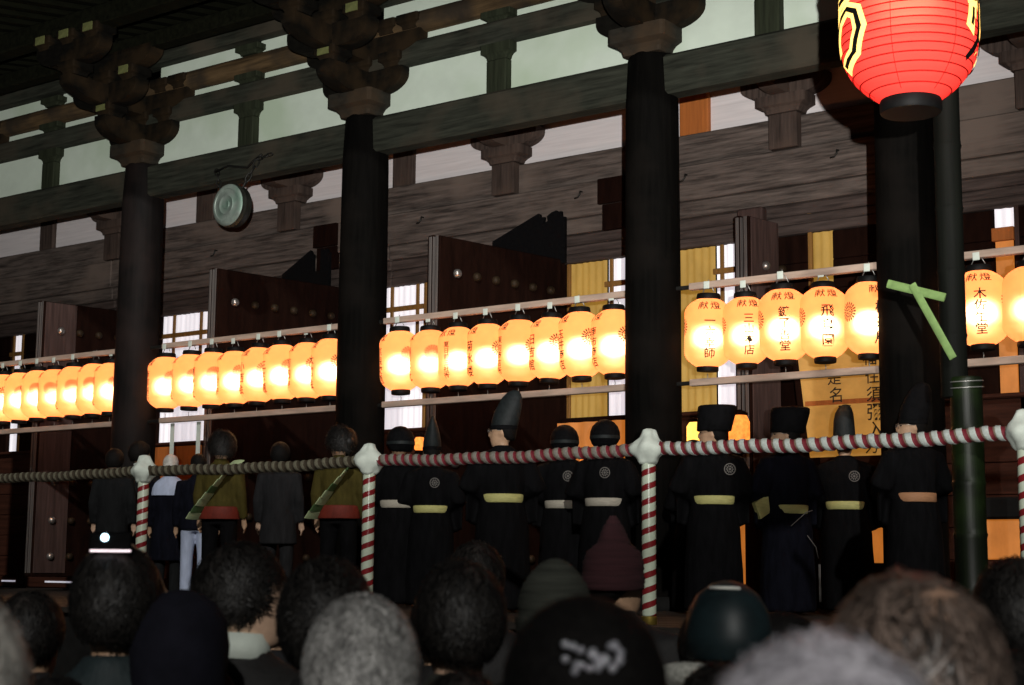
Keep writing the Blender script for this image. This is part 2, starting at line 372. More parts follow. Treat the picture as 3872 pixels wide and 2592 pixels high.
# eaves: sloping boards and rafters with light painted onto their ends
def ev(y): return 7.11+.16*(y+1.2)
MB().prism([(-3.3, ev(-3.3)+.17), (3.5, ev(3.5)+.17), (3.5, ev(3.5)+.24), (-3.3, ev(-3.3)+.24)], -26, 14, 'x').build('eave_boarding', M['wood_eave'], hall)
MB().prism([(-3.4, ev(-3.4)+.26), (3.5, ev(3.5)+.26), (3.5, ev(3.5)+.9), (-3.4, ev(-3.4)+.45)], -26, 14, 'x').build('roof', M['wood_eave'], hall)
rm = MB().prism([(-2.9, ev(-2.9)), (1.2, ev(1.2)), (1.2, ev(1.2)+.16), (-2.9, ev(-2.9)+.16)], -.055, .055, 'x').fixed('rafter'); rm.materials.append(M['wood_eave'])
em = MB().box(-.056, .056, -2.91, -2.901, ev(-2.9)+.005, ev(-2.9)+.155).fixed('lit_rafter_end_plate'); em.materials.append(M['wood_end_lit'])
for k in range(72):
    r_ = link('rafter', rm, hall); r_.location = (-19+.33*k, 0, 0)
    link('lit_rafter_end_plate', em, r_)
MB().box(-26, 14, .13, 2.7, 6.05, 6.10).build('veranda_ceiling', M['wood_eave'], hall)

# ---------------- inner wall, plane Y = 2.68
IY = 2.68
XS = [-26, -13.2, -7.6, -3.8, .1, 2.85, 6.4, 14]
beam('inner_plate', -26, 14, IY, IY+.2, 5.05, 5.43, 'wood_inner')
for a, b in ((-26, -11.4), (-11.4, -5.75), (-5.75, -1.9), (-1.9, 1.9), (1.9, 14)):
    beam('inner_rail', a+.004, b-.004, IY-.09, IY+.15, 4.62, 5.036, 'wood_inner')
    beam('inner_moulding', a+.005, b-.005, IY-.045, IY+.15, 4.43, 4.616, 'wood_inner')
    for z0, z1, y in ((4.30, 4.427, 0.012), (4.20, 4.297, .03), (4.085, 4.197, .02)):
        beam('wall_board', a+.002, b-.002, IY+y, IY+.14, z0, z1, 'wood_inner_dark')
    MB().box(a, b, IY+.10, IY+.14, 5.432, 6.04).build('inner_panel', M['plaster_inner'], hall)
isp = MB().bbox(-.175, .175, -.10, .10, 0, .40, .01).fixed('inner_strut'); isp.materials.append(M['wood_strut_inner'])
ibk = masu(.62, .20, .34).fixed('inner_block'); ibk.materials.append(M['wood_strut_inner'])
iar = MB().prism(arm_profile(.52, .22), -.10, .10, 'y').fixed('inner_arm'); iar.materials.append(M['wood_strut_inner'])
iay = MB().prism([(u-.15, v) for u, v in arm_profile(.45, .22)], -.10, .10, 'x').fixed('inner_arm'); iay.materials.append(M['wood_strut_inner'])
for x in (-15.2, -11.4, -7.62, -3.8, .12, 2.92, 6.4):
    s = link('inner_strut', isp, hall); s.location = (x, IY-.02, 5.05)
    for me, z in ((ibk, .402), (iar, .60), (iay, .603)):
        k = link(me.name.split('.')[0], me, s); k.location = (0, 0, z)
for x0, x1, m in ((-9.66, -9.28, 'wood_strut_inner'), (-5.78, -5.42, 'wood_strut_inner'), (-1.30, -.91, 'orange_board'), (-13.4, -13.05, 'wood_strut_inner')):  # third post painted orange for the warm light on it
    beam('panel_post', x0, x1, IY+.03, IY+.12, 5.431, 6.03, m)
# wall below: openings at W, solid boards between
W = [(-14.02, -13.74, 'w'), (-10.36, -9.33, 'w'), (-5.98, -5.20, 'w'), (-2.88, -2.36, 'y'), (-2.34, -2.05, 'w'), (-1.56, -.87, 'y'), (-.85, -.49, 'w'), (.36, .61, 'y'), (2.42, 2.63, 'w')]
edges = [-26]+[e for a, b, _ in W for e in (a, b)]+[14]
for k in range(0, len(edges), 2):
    a, b = edges[k], edges[k+1]
    if b-a < .05: continue
    for j in range(6):
        z0 = 2.17+.318*j
        beam('wall_board', a+.012, b-.012, IY+.05, IY+.12, z0, z0+.312, 'wood_door', hall, .006)
for j in range(6):
    for a, b in ((-26, -11.4), (-11.4, -5.75), (-5.75, -1.9), (-1.9, 1.9), (1.9, 14)):
        beam('skirting_board', a+.003, b-.003, IY+.04, IY+.12, .18+.325*j, .18+.325*j+.318, 'wood_lower', hall, .006)
beam('sill', -26, 14, IY-.05, IY+.12, 2.115, 2.165, 'wood_lower')
beam('threshold', -26, 14, IY-.12, IY+.2, 0.01, .175, 'wood_lower')
# windows: hanging white cloth behind wooden bars; yellow walls, room light put in as glow
def window_or_wall(x0, x1, kind):
    top = 4.36 if x0 in (.36, 2.42) else 4.08
    m = 'curtain' if kind == 'w' else 'wall_glow_yellow'
    mb = MB(); n = max(8, int((x1-x0)/.02)); ph = x0*7
    pts = [(x0+(x1-x0)*k/n, IY+.10+.012*math.sin(k*1.3+ph)+.006*math.sin(k*.45+ph)) for k in range(n+1)]
    zs = [2.17, 2.8, 3.4, top]
    if x0 == 2.42: zs = [3.88, 4.0, 4.2, top]
    vs = [(p[0], p[1], z) for z in zs for p in pts]
    mb.add(vs, [(j*(n+1)+k, j*(n+1)+k+1, (j+1)*(n+1)+k+1, (j+1)*(n+1)+k) for j in range(len(zs)-1) for k in range(n)])
    wn = mb.build('window_or_wall', M[m], hall, True)
    if x0 == 2.42:
        MB().box(2.42, 2.60, IY+.08, IY+.11, 1.62, 3.86).build('lower_panel', M['orange_lit_glow'], wn)  # warm-lit post below the window; its lamplight is painted as glow
        MB().bbox(2.40, 2.63, IY+.02, IY+.10, 3.74, 3.875, .005).build('window_bar', M['orange_board'], wn)
        MB().bbox(2.632, 2.68, IY+.04, IY+.10, 1.6, top, .005).build('jamb', M['wood_stile'], wn)
        return
    if kind == 'w':
        MB().bbox(x0-.01, x1+.01, IY+.02, IY+.06, 3.735, 3.80, .005).build('window_bar', M['wood_frame'], wn)
        xs = [x0+(x1-x0)*.28] if x1-x0 < .5 else [x0+(x1-x0)*q for q in (.30, .87)]
        for x in xs:
            MB().bbox(x-.022, x+.022, IY+.03, IY+.065, 3.1, top-.005, .005).build('mullion', M['wood_frame'], wn)
        MB().bbox(x1+.012, x1+.06, IY+.03, IY+.10, 2.16, top-.002, .005).build('jamb', M['wood_frame'], wn)
    else:
        MB().bbox(x0-.035, x0+.012, IY+.045, IY+.085, 2.16, top-.002, .005).build('jamb', M['wood_frame'], wn)
for q in W: window_or_wall(*q)
# lit lower bays between the leaves
MB().box(-2.9, -2.1, IY-.03, IY-.01, 1.62, 2.05).build('altar_cloth', M['orange_board'], hall)
MB().bbox(-.47, -.15, IY-.12, IY+.02, .2, 4.42, .02).build('door_post', M['wood_stile'], hall)
MB().box(-10.36, -9.3, IY-.02, IY+.0, 1.35, 2.10).build('lower_panel', M['orange_board'], hall)
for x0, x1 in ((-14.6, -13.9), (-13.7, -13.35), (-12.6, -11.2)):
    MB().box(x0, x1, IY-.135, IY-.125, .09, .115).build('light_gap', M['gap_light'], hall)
# folding door leaves standing open, studded
studm = MB().ball((0, 0, 0), .055, .055, .055, 12, 6).fixed('stud', True)
sd = studm.copy(); sd.materials.append(M['stud_dark']); studm.materials.append(M['stud_metal'])
def leaf(tip, ang, length, lit, z1=4.085):
    e = link('door_leaf', MB().bbox(0, length, -.045, .045, .2, z1, .01).fixed('door_leaf'), hall, M['wood_door'])
    e.location = (tip[0], tip[1], 0); e.rotation_euler = (0, 0, ang)
    MB().bbox(.0, length-.2, -.165, -.075, .2, z1-.02, .01).build('inner_leaf', M['wood_door'], e)
    MB().bbox(-.004, .05, -.052, -.047, .25, z1-.02, .002).build('edge_strip', M['wood_door_edge'], e)
    MB().bbox(-.012, -.002, -.03, .01, .25, z1-.02, .002).build('edge_strip', M['wood_door_edge'], e)
    MB().bbox(-.012, -.002, -.14, -.10, .25, z1-.02, .002).build('edge_strip', M['wood_door_edge'], e)
    if lit:
        MB().bbox(.02, .50, -.182, -.167, .25, z1-.03, .004).build('stile', M['wood_stile'], e)  # stile of a lit leaf, its bounce light painted as paler wood
    for z in (3.66, 1.52, .98, .48):
        for k in range(6):
            s = link('stud', studm if k == 0 else sd, e); s.location = (.26+.30*k, -.185 if lit and k == 0 else -.172, z)
    return e
leaf((-3.22, .47), R(81), 2.15, False); leaf((-6.79, .45), R(80), 2.2, False); leaf((-10.72, .80), R(80), 1.85, True)
leaf((-.16, 2.0), R(80), .6, True, 4.2)
# dark boards shaped as the notched shadows above the leaves
MB().prism([(-3.90, 4.44), (-3.19, 4.71), (-3.17, 4.70), (-3.16, 4.66), (-3.10, 4.655), (-3.115, 4.56), (-3.05, 4.60), (-3.06, 4.66), (-2.99, 4.70), (-2.92, 4.715), (-2.90, 4.69), (-2.85, 4.70), (-2.84, 4.63), (-2.79, 4.62), (-2.79, 4.05), (-3.9, 4.05)], 2.50, 2.545).build('notched_shadow', M['hat_dark'], hall)
MB().prism([(-7.6, 4.40), (-7.06, 4.69), (-7.03, 4.64), (-7.0, 4.62), (-7.0, 4.38), (-6.87, 4.38), (-6.87, 4.66), (-6.84, 4.69), (-6.80, 4.67), (-6.75, 4.68), (-6.73, 4.63), (-6.70, 4.62), (-6.70, 4.05), (-7.6, 4.05)], 2.50, 2.545).build('notched_shadow', M['hat_dark'], hall)
for x0, x1 in ((-2.34, -1.95), (-7.05, -6.62)):
    MB().bbox(x0, x1, 2.53, 2.585, 4.72, 5.03, .006).build('dark_block', M['wood_door'], hall); MB().bbox(x0+.05, x1-.01, 2.56, 2.63, 4.40, 4.715, .006).build('dark_block', M['wood_door'], hall)
# iron hooks in the inner rail
for x in (-9.03, -5.114, -2.6, -1.127, .781):
    MB().tube([(x, IY-.09, 4.92), (x, IY-.13, 4.92), (x, IY-.14, 4.88), (x-.03, IY-.14, 4.845), (x-.075, IY-.14, 4.84)], .011, 8).build('hook', M['iron'], hall, True)
MB().box(-26, 14, 8, 8.1, 0, 7).build('back_wall', M['wood_lower'], hall)

# ================================================================ bronze gong
g = empty('bronze_gong', (-5.66, -.30, 4.60)); tag(g, 'round grey-green bronze gong hanging on iron chains from the tie beam', 'gong')
def disc_y(prof, n=48):
    mb = MB(); mb.loft([[(r*math.cos(2*math.pi*i/n), y, r*math.sin(2*math.pi*i/n)) for i in range(n)] for r, y in prof], True); return mb
disc_y([(.005, -.075), (.05, -.082), (.055, -.076), (.10, -.076), (.105, -.081), (.115, -.081), (.12, -.075), (.19, -.072), (.195, -.078), (.215, -.076), (.245, -.06), (.252, -.05)]).build('face', M['bronze'], g, True, 50)
disc_y([(.252, -.049), (.255, -.01), (.262, 0), (.262, .02), (.255, .03), (.25, .10), (.20, .13), (.005, .14)]).build('rim', M['bronze_rim'], g, True, 50)
def chain(p0, p1, n, parent, rr=.009):
    p0, p1 = Vector(p0), Vector(p1); t = (p1-p0)/n
    for k in range(n):
        c = p0+t*(k+.5); L = t.length*.66; dv = t.normalized(); sd_ = dv.orthogonal().normalized() if k % 2 else dv.cross(dv.orthogonal()).normalized()
        pts = []
        for q in range(13):
            a = 2*math.pi*q/12; pts.append(c+dv*math.cos(a)*L+sd_*math.sin(a)*L*.42)
        MB().tube(pts, rr, 6, False).build('chain_link', M['iron'], parent, True)
chain((-.19, -.0, .20), (-.40, .12, .52), 4, g); chain((.19, 0, .19), (.30, .13, .54), 4, g)
MB().tube([(-.42, .13, .50), (-.20, .12, .54), (.12, .13, .47), (.22, .12, .53), (.36, .13, .60)], .014, 8).build('iron_bar', M['iron'], g, True)
chain((.30, .12, .55), (.52, .14, .58), 3, g)

# ================================================================ lantern rails
bays = [(-11.1, -7.90), (-7.10, -4.02), (-3.46, -.28), (.42, 2.34), (2.95, 6.1)]
where = ['left of the leftmost column', 'below the bronze gong', 'in the middle bay', 'left of the red lantern', 'right of the bamboo pole']
for (a, b), wh in zip(bays, where):
    for z, nm in ((3.03, 'upper'), (2.105, 'lower')):
        r_ = MB().bbox(a, b, -.035, .035, z, z+.065, .005).build('lantern_rail', M['wood_pale'])
        tag(r_, f'{nm} pale wooden rail for the lantern row {wh}', 'rail', 'lantern rails')
        for x0, x1 in ((a-.30, a-.004), (b+.004, b+.2)):
            MB().bbox(x0, x1, -.018, .018, z+.012, z+.05, .004).build('bracket_end', M['iron'], r_)
        if nm == 'lower' and a == -7.10:
            for x in (-6.93, -6.46):
                MB().prism([(x-.03, 2.10), (x+.03, 2.10), (x+.03, 1.62), (x, 1.58), (x-.03, 1.62)], .036, .05).build('hanging_slat', M['cloth_white'], r_)

# ================================================================ paper lanterns
def lprof(z):        # radius at height (0..0.63), ribbed barrel
    t = min(max(z/.63, 0), 1); k = abs(2*t-1)
    base = .220 if k < .56 else .220-.112*((k-.56)/.44)**2.2
    return base
mb = MB(); n = 40; rows = []
NR = 34
for j in range(NR*2+1):
    z = .63*j/(NR*2); rows.append((lprof(z)-(.0035 if j % 2 == 0 else 0), z))
body_me = mb.lathe(rows, n, cap=False).mesh('paper_body', True); body_me.materials.append(M['lantern_paper'])
ring_top = MB().lathe([(.075, .632), (.108, .632), (.112, .645), (.108, .675), (.102, .685), (.07, .685)], 28).fixed('top_ring', True); ring_top.materials.append(M['black_lacquer']); ring_top.set_sharp_from_angle(angle=R(40))
ring_bot = MB().lathe([(.07, -.048), (.098, -.048), (.102, -.035), (.102, -.010), (.099, -.002), (.075, -.002)], 28).fixed('bottom_ring', True); ring_bot.materials.append(M['black_lacquer']); ring_bot.set_sharp_from_angle(angle=R(40))
hang = MB().tube([(-.06, 0, .70), (-.03, 0, .76), (0, 0, .79), (.03, 0, .76), (.06, 0, .70)], .005, 6).tube([(0, 0, .79), (0, 0, .82)], .004, 6).fixed('hanger', True); hang.materials.append(M['wire'])
clip = MB().bbox(-.03, .03, -.045, -.036, .73, .80, .003).fixed('clip'); clip.materials.append(M['cloth_white'])
tail = MB().tube([(0, 0, -.065), (.004, 0, -.09), (0, 0, -.115)], .004, 6).fixed('tie_wire', True); tail.materials.append(M['wire'])
def crest_on(mb, ang, zc, s):
    def put(pts, lift=.003):
        out = []
        for x, y in pts:
            z = zc+y*s; r = lprof(z)+lift; a = ang+x*s/.213; out.append((r*math.cos(a), r*math.sin(a), z))
        return out
    for k in range(18):                   # drooping wisteria crest: two arcs of petals
        a0 = 2*math.pi*k/18
        for r0, r1, wd in ((.72, 1.0, .11), (.42, .66, .15)):
            pts = [(r0*math.cos(a0-wd), r0*math.sin(a0-wd)), (r1*math.cos(a0-wd*.7), r1*math.sin(a0-wd*.7)), (r1*1.04*math.cos(a0), r1*1.04*math.sin(a0)), (r1*math.cos(a0+wd*.7), r1*math.sin(a0+wd*.7)), (r0*math.cos(a0+wd), r0*math.sin(a0+wd))]
            mb.add(put(pts), [(0, 1, 2, 3, 4)])
    for k in range(5):
        a0 = 2*math.pi*k/5; pts = [(.05*math.cos(a0), .05*math.sin(a0)), (.32*math.cos(a0-.4), .32*math.sin(a0-.4)), (.36*math.cos(a0), .36*math.sin(a0)), (.32*math.cos(a0+.4), .32*math.sin(a0+.4))]
        mb.add(put(pts), [(0, 1, 2, 3)])
LX = [[-11.02, -10.66, -10.294, -9.929, -9.552, -9.184, -8.805, -8.425, -8.07], [-7.014, -6.60, -6.20, -5.81, -5.42, -5.03, -4.64, -4.257], [-3.214, -2.80, -2.41, -2.02, -1.62, -1.225, -.838, -.447], [.604, 1.013, 1.415, 1.812, 2.229], [2.86, 3.257, 3.657]]
TXT = [['奈良屋', '春日会', '大和屋', '三条会', '木村屋', '東向会', '平井堂', '松本屋', '若草会'], ['南都銀行', '奈良会', '東大社', '中村屋', '小西会', '三条通', '吉田屋', '大宮会'], ['奈良交通', '春日社', '夏日前三社街', '菊水楼', '東向商店街', '日吉館', '玉井商店', '南市商店'], ['一六幸師', '三山本店', '鍵了善堂', '飛鳥園', '柳茶屋'], ['大木生堂', '木佐生堂', '中谷正治']]
CAMA = R(-58)
OFF = [[-62]*9, [-58, -66, -64, -60, -52, -58, -62, -64], [-64, -74, -28, -55, -60, -58, -60, -62], [2, 4, -4, 2, 22], [-20, -12, 14]]
CRO = [[20, 20, 20, 22, 14, 4, 12, 4, 30], [34, 26, 20, 30, 30, 34, 30, 34], [34, 14, 96, 40, 44, 22, 28, 34], [-84, -84, -80, -78, -62], [-90, 60, 90]]
ordn = ['first', 'second', 'third', 'fourth', 'fifth', 'sixth', 'seventh', 'eighth', 'ninth']
wh2 = ['left of the first column', 'below the bronze gong', 'of the middle bay', 'left of the black column', 'right of the bamboo pole']
for bi, xs in enumerate(LX):
    for li, x in enumerate(xs):
        if bi == 0 and x < -10.7: continue
        if bi == 4 and li == 0: continue
        L = empty('paper_lantern', (x, random.uniform(-.012, .012), 2.285+random.uniform(-.006, .006)))
        idx = li if bi else li-1
        if bi == 4: idx = li-1
        wh = where[bi]
        L.rotation_euler = (R(random.uniform(-2.2, 2.2)), R(random.uniform(-2.2, 2.2)), 0); q_ = random.uniform(.965, 1.03); L.scale = (q_, q_, random.uniform(.975, 1.02))
        tag(L, f'paper lantern lettered {TXT[bi][li]}, {ordn[idx]} from left in the row {wh2[bi]}', 'lantern', 'lit paper lanterns hung in rows')
        for me in (body_me, ring_top, ring_bot, hang, clip, tail): link(me.name.split('.')[0], me, L)
        tm = MB(); ta = CAMA+R(OFF[bi][li])
        text_on_barrel(tm, '献', ta-.30, .555, .082, lprof, 1.15); text_on_barrel(tm, '燈', ta+.25, .555, .082, lprof, 1.15)
        s_ = TXT[bi][li]; nn = len(s_); sz = min(.118, .40/nn)
        for k, ch in enumerate(s_): text_on_barrel(tm, ch, ta, .46-(k+.5)*.40/nn, sz, lprof, 1.05, .003, .014)
        for q in (0, math.pi):
            pass
        link('lettering', tm.mesh('lettering'), L, M['ink'])['kind'] = 'stuff'
        cmb = MB(); crest_on(cmb, CAMA+R(CRO[bi][li]), .36, .085)
        link('crest', cmb.mesh('crest'), L, M['ink'])['kind'] = 'stuff'
        pl = bpy.data.lights.new('bulb', 'POINT'); pl.energy = random.uniform(6.5, 11.5); pl.color = (1.0, .80, .52); pl.shadow_soft_size = .09
        po = bpy.data.objects.new('bulb', pl); COL.objects.link(po); po.parent = L; po.location = (0, 0, .27)

# ================================================================ red lantern on its pole
RL = Vector((4.398, -4.191, 3.185)); RR = .408
def rprof(z):
    t = min(max(z/1.42, 0), 1); k = abs(2*t-1)
    return RR if k < .40 else RR-.235*((k-.40)/.60)**2.9
red = empty('red_lantern', RL); tag(red, 'large glowing red lantern with black and gold lettering and a black bottom ring', 'lantern')
rows = []
NH = 29
for j in range(NH*4+1):
    z = 1.42*j/(NH*4); ph = (j % 4)/4; rows.append((rprof(z)-.006*(abs(2*ph-1)**3), z))
link('paper_body', MB().lathe(rows, 72, cap=False).mesh('paper_body', True), red, M['red_paper'])
mat('hoop', (.34, .006, .004), .8, .2, spec=.05)
for j in range(1, NH):
    z = 1.42*j/NH; r_ = rprof(z)-.003
    pts = [(r_*math.cos(2*math.pi*k/64), r_*math.sin(2*math.pi*k/64), z) for k in range(65)]
    MB().tube(pts, .0042, 6, False).build('hoop', M['hoop'], red, True)
for a in (CAMA-.42, CAMA+.55, CAMA+1.7, CAMA+2.8, CAMA-1.6, CAMA-2.5):
    MB().tube([((rprof(z)+.0)*math.cos(a), (rprof(z)+.0)*math.sin(a), z) for z in [1.42*k/60 for k in range(1, 60)]], .0018, 5).build('seam', M['hoop'], red, True)
MB().lathe([(.13, -.075), (.175, -.075), (.183, -.06), (.183, -.01), (.178, .004), (.13, .004)], 48).build('bottom_ring', M['black_lacquer'], red, True, 40)
MB().lathe([(.13, 1.416), (.183, 1.416), (.19, 1.43), (.19, 1.53), (.182, 1.55), (.13, 1.55)], 48).build('top_ring', M['black_lacquer'], red, True, 40)
MB().tube([(-.12, 0, 1.55), (-.06, 0, 1.68), (0, 0, 1.72), (.06, 0, 1.68), (.12, 0, 1.55)], .012, 8).build('handle', M['iron'], red, True)
for a0, chs in ((CAMA-R(73), 'まつり'), (CAMA+R(84), '祭提灯')):
    for k, ch in enumerate(chs):
        zc = 1.10-.36*k; gm, km = MB(), MB()
        text_on_barrel(gm, ch, a0, zc, .46, rprof, 1.25, .006, .055)
        text_on_barrel(km, ch, a0, zc, .46, rprof, 1.25, .011, -.004)
        lo = link('letter_outline', gm.mesh('letter_outline'), red, M['letter_gold']); link('letter', km.mesh('letter'), lo, M['black_lacquer'])
pl = bpy.data.lights.new('bulb', 'POINT'); pl.energy = 9; pl.color = (1, .80, .55); pl.shadow_soft_size = .16
po = bpy.data.objects.new('bulb', pl); COL.objects.link(po); po.parent = red; po.location = (0, 0, .62)

bp_ = empty('bamboo_pole', (4.27, -3.15, 0)); tag(bp_, 'thick green bamboo pole with a dark upper culm standing behind the striped rope', 'pole')
prof = []
for k in range(5):
    z = -.02+.328*k; prof += [(.103, z), (.1015, z+.03), (.1015, z+.29), (.108, z+.315), (.104, z+.325)]
MB().lathe(prof+[(.10, 1.625), (.0, 1.625)], 28, c=(.02, 0, 0)).build('lower_culm', M['bamboo'], bp_, True, 45)
prof = []
for k in range(9):
    z = 1.5+.42*k; prof += [(.088, z), (.086, z+.03), (.086, z+.38), (.092, z+.405), (.088, z+.415)]
MB().lathe(prof, 28, c=(-.055, .0, 0)).build('upper_culm', M['bamboo_dark'], bp_, True, 45)
for z in (1.56, 1.60):
    MB().tube([(.02+.109*math.cos(2*math.pi*k/32), .109*math.sin(2*math.pi*k/32), z+.01*math.sin(2*math.pi*k/32)) for k in range(33)], .004, 5, False).build('wire_tie', M['wire'], bp_, True)
MB().tube([(-.055, 0, 5.2), (.128, -1.041, 5.22), (.15, -1.2, 5.22)], .045, 12).build('arm', M['bamboo_dark'], bp_, True)
MB().tube([(.128, -1.041, 5.2), (.128, -1.041, 4.87)], .010, 8).build('cord', M['iron'], bp_, True)
bx = empty('bamboo_stakes', (4.02, -3.30, 0)); tag(bx, 'two fresh green split bamboo strips lashed in a T on the dark pole', 'bamboo')
def strip(p, q, w):
    p, q = Vector(p), Vector(q); t = (q-p).normalized(); nrm = Vector((0, -1, 0)); s = t.cross(nrm)*w/2
    pts = []
    return MB().loft([[tuple(c+s*math.cos(a)+nrm*math.sin(a)*w*.14) for a in [2*math.pi*i/10 for i in range(10)]] for c in (p, p+(q-p)*.5, q)], True)
strip((-.18, .0, 2.262), (.20, .02, 2.135), .056).build('cross_strip', M['bamboo_fresh'], bx, True, 45)
strip((.0, -.03, 2.235), (.25, -.0, 1.735), .052).build('slanting_strip', M['bamboo_fresh'], bx, True, 45)

# ================================================================ striped rope barrier
PX = [-6.16, -3.43, -.66, 2.01, 4.72]; RY = -3.33
def helix_tube(path, rad, pitch, n, cols, mats, name, parent=None, bulge=.0):
    wob = 1.0 if bulge else .25
    P = [Vector(p) for p in path]; seg = [0]
    for a, b in zip(P, P[1:]): seg.append(seg[-1]+(b-a).length)
    step = pitch/10; m = int(seg[-1]/step); mbx = MB(); rings = []; j = 0
    for k in range(m+1):
        s = min(k*step, seg[-1]-1e-6)
        while seg[j+1] < s: j += 1
        t = (s-seg[j])/(seg[j+1]-seg[j]); p = P[j].lerp(P[j+1], t); tg = (P[j+1]-P[j]).normalized()
        u = (Vector((0, 1, 0))-tg*tg.y).normalized(); v = tg.cross(u); tw = 2*math.pi*s/pitch+wob*(.55*math.sin(s*2.7)+.35*math.sin(s*7.3+1)+.25*math.sin(s*17.1))
        rings.append([tuple(p+(u*math.cos(tw+2*math.pi*i/n)+v*math.sin(tw+2*math.pi*i/n))*(rad+bulge*cols[i][1])) for i in range(n)])
    mbx.loft(rings, True)
    nf = len(mbx.f); mbx.mi = [cols[i % n][0] for i in range(nf-2)]+[0, 0]
    me = mbx.mesh(name, True)
    for q in mats: me.materials.append(M[q])
    return link(name, me, parent)
path = []
for a, b in zip(PX, PX[1:]+[7.4]):
    for k in range(12):
        t = k/12; path.append((a+(b-a)*t, RY, 1.245-.022*4*t*(1-t)+.006*math.sin(k*1.7+a)))
rc = [(0, 1)]*6+[(2, .3)]*2+[(1, -.3)]*4
mat('rope_dim', (.125, .115, .082), .9, .25, (30, 30, 30), .3, spec=.05); mat('rope_dim_dark', (.045, .036, .025), .9, .3, (30, 30, 30), .3, spec=.05); mat('rope_mid', (.19, .175, .15), .85, .25, (30, 30, 30), .3)  # dimmer light on the left rope painted as duller colours
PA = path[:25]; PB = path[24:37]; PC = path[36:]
rope0 = helix_tube(PA, .043, .085, 12, rc, ['rope_dim', 'rope_dim_dark', 'rope_dim_dark'], 'barrier_rope', None, .006)
tag(rope0, 'twisted barrier rope, dim light painted dull brown, across the left of the picture', 'rope', 'barrier ropes')
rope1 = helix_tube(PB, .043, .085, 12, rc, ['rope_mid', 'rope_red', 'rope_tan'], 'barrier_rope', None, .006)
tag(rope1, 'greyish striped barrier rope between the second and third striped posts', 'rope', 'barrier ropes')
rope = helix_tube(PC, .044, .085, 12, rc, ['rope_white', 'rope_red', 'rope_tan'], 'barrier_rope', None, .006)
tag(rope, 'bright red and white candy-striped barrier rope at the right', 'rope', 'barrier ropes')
plab = ['far left striped post near the men in dark suits', 'red and white striped barrier post left of the olive-coated bearers', 'red and white striped barrier post beside the second column', 'tallest-looking striped barrier post, before the third black column', 'striped barrier post at the right edge of the picture']
for x, lb in zip(PX, plab):
    p = empty('barrier_post', (x, RY, 0)); tag(p, lb, 'post', 'striped barrier posts')
    pc = [(0, 0)]*7+[(1, 0)]*5
    helix_tube([(0, 0, .06), (0, 0, .6), (0, 0, 1.2)], .052, .104, 12, pc, ['tape_white', 'tape_red'], 'shaft', p)
    MB().lathe([(.052, 0), (.056, .005), (.056, .055), (.05, .06)], 24).build('brass_foot', M['brass'], p, True, 40)
    kb = MB(); rows = []
    for j, (z, r0) in enumerate(((1.13, .055), (1.15, .07), (1.18, .085), (1.215, .118), (1.25, .125), (1.29, .10), (1.32, .07), (1.35, .055), (1.375, .045), (1.385, .02))):
        rows.append([((r0*(1+.14*math.sin(3*a+j*.5+x)+.07*math.sin(5*a-j)))*math.cos(a), (r0*(1+.14*math.sin(3*a+j*.5+x)+.07*math.sin(5*a-j)))*math.sin(a), z) for a in [2*math.pi*i/28 for i in range(28)]])
    kb.loft(rows, True); kb.build('cloth_knot', M['cloth_white'], p, True)

# ================================================================ signboard and lit things inside the veranda
sg = empty('sign_board', (.70, IY-.55, 0)); tag(sg, 'tall yellow signboard, light on it put in as glow, brushed with black characters behind the priests', 'sign')
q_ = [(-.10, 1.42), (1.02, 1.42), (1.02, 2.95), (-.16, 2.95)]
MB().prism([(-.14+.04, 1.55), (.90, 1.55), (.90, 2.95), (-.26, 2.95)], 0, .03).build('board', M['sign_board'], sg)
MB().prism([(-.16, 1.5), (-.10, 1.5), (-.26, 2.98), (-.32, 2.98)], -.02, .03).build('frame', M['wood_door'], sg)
MB().box(-.14, .90, -.012, -.002, 2.09, 2.14).build('cross_strip', M['orange_board'], sg)
for k, (ch, cx_, cz, sz) in enumerate([('住', .62, 2.36, .16), ('須', .635, 2.175, .17), ('彌', .645, 1.995, .19), ('入', .65, 1.81, .19), ('福', .60, 2.55, .16), ('是', .20, 2.37, .16), ('名', .22, 2.19, .17), ('至', .31, 2.01, .16), ('不', .33, 1.84, .16), ('力', .60, 1.64, .15), ('人', .30, 1.66, .15)]):
    vs_, fs_ = glyph(ch, .008)
    link('character', MB().add([(cx_+x*sz, -.016, cz+y*sz) for x, y in vs_], fs_).mesh('character'), sg, M['ink_sign'])
MB().prism([(.70, 2.70), (.92, 2.70), (.92, 2.42)], -.05, -.04).build('paper_corner', M['paper_strip'], sg)
for x in (-.05, .85): MB().bbox(x-.03, x+.03, .035, .08, 0, 2.9, .005).build('leg', M['wood_door'], sg)
# lit altar lamps low in the hall
def andon(x, y, z, wd, h, m, lab):
    a = empty('altar_lamp', (x, y, 0)); tag(a, lab, 'lamp')
    MB().stack([(z, wd*.42, wd*.42), (z+h*.12, wd*.5, wd*.5), (z+h*.8, wd*.5, wd*.5), (z+h, wd*.36, wd*.36)], 16, True, 3).build('shade', M[m], a, True, 45)
    MB().stack([(0, wd*.5, wd*.5), (.05, wd*.5, wd*.5), (.06, wd*.1, wd*.1), (z-.06, wd*.1, wd*.1), (z-.05, wd*.46, wd*.46), (z-.005, wd*.46, wd*.46)], 16, True, 3).build('stand', M['wood_door'], a, True, 45)
    MB().stack([(z+h+.003, wd*.42, wd*.42), (z+h+.03, wd*.42, wd*.42), (z+h+.06, wd*.1, wd*.1)], 16, True, 3).build('cap', M['wood_door'], a, True, 45)
andon(-.30, 1.35, 1.68, .20, .22, 'altar_lamp', 'yellow altar lamp glowing left of the man in the flat-topped hat')
andon(.14, 1.45, 1.62, .20, .34, 'altar_glow', 'orange altar lamp glowing right of the man in the flat-topped hat')
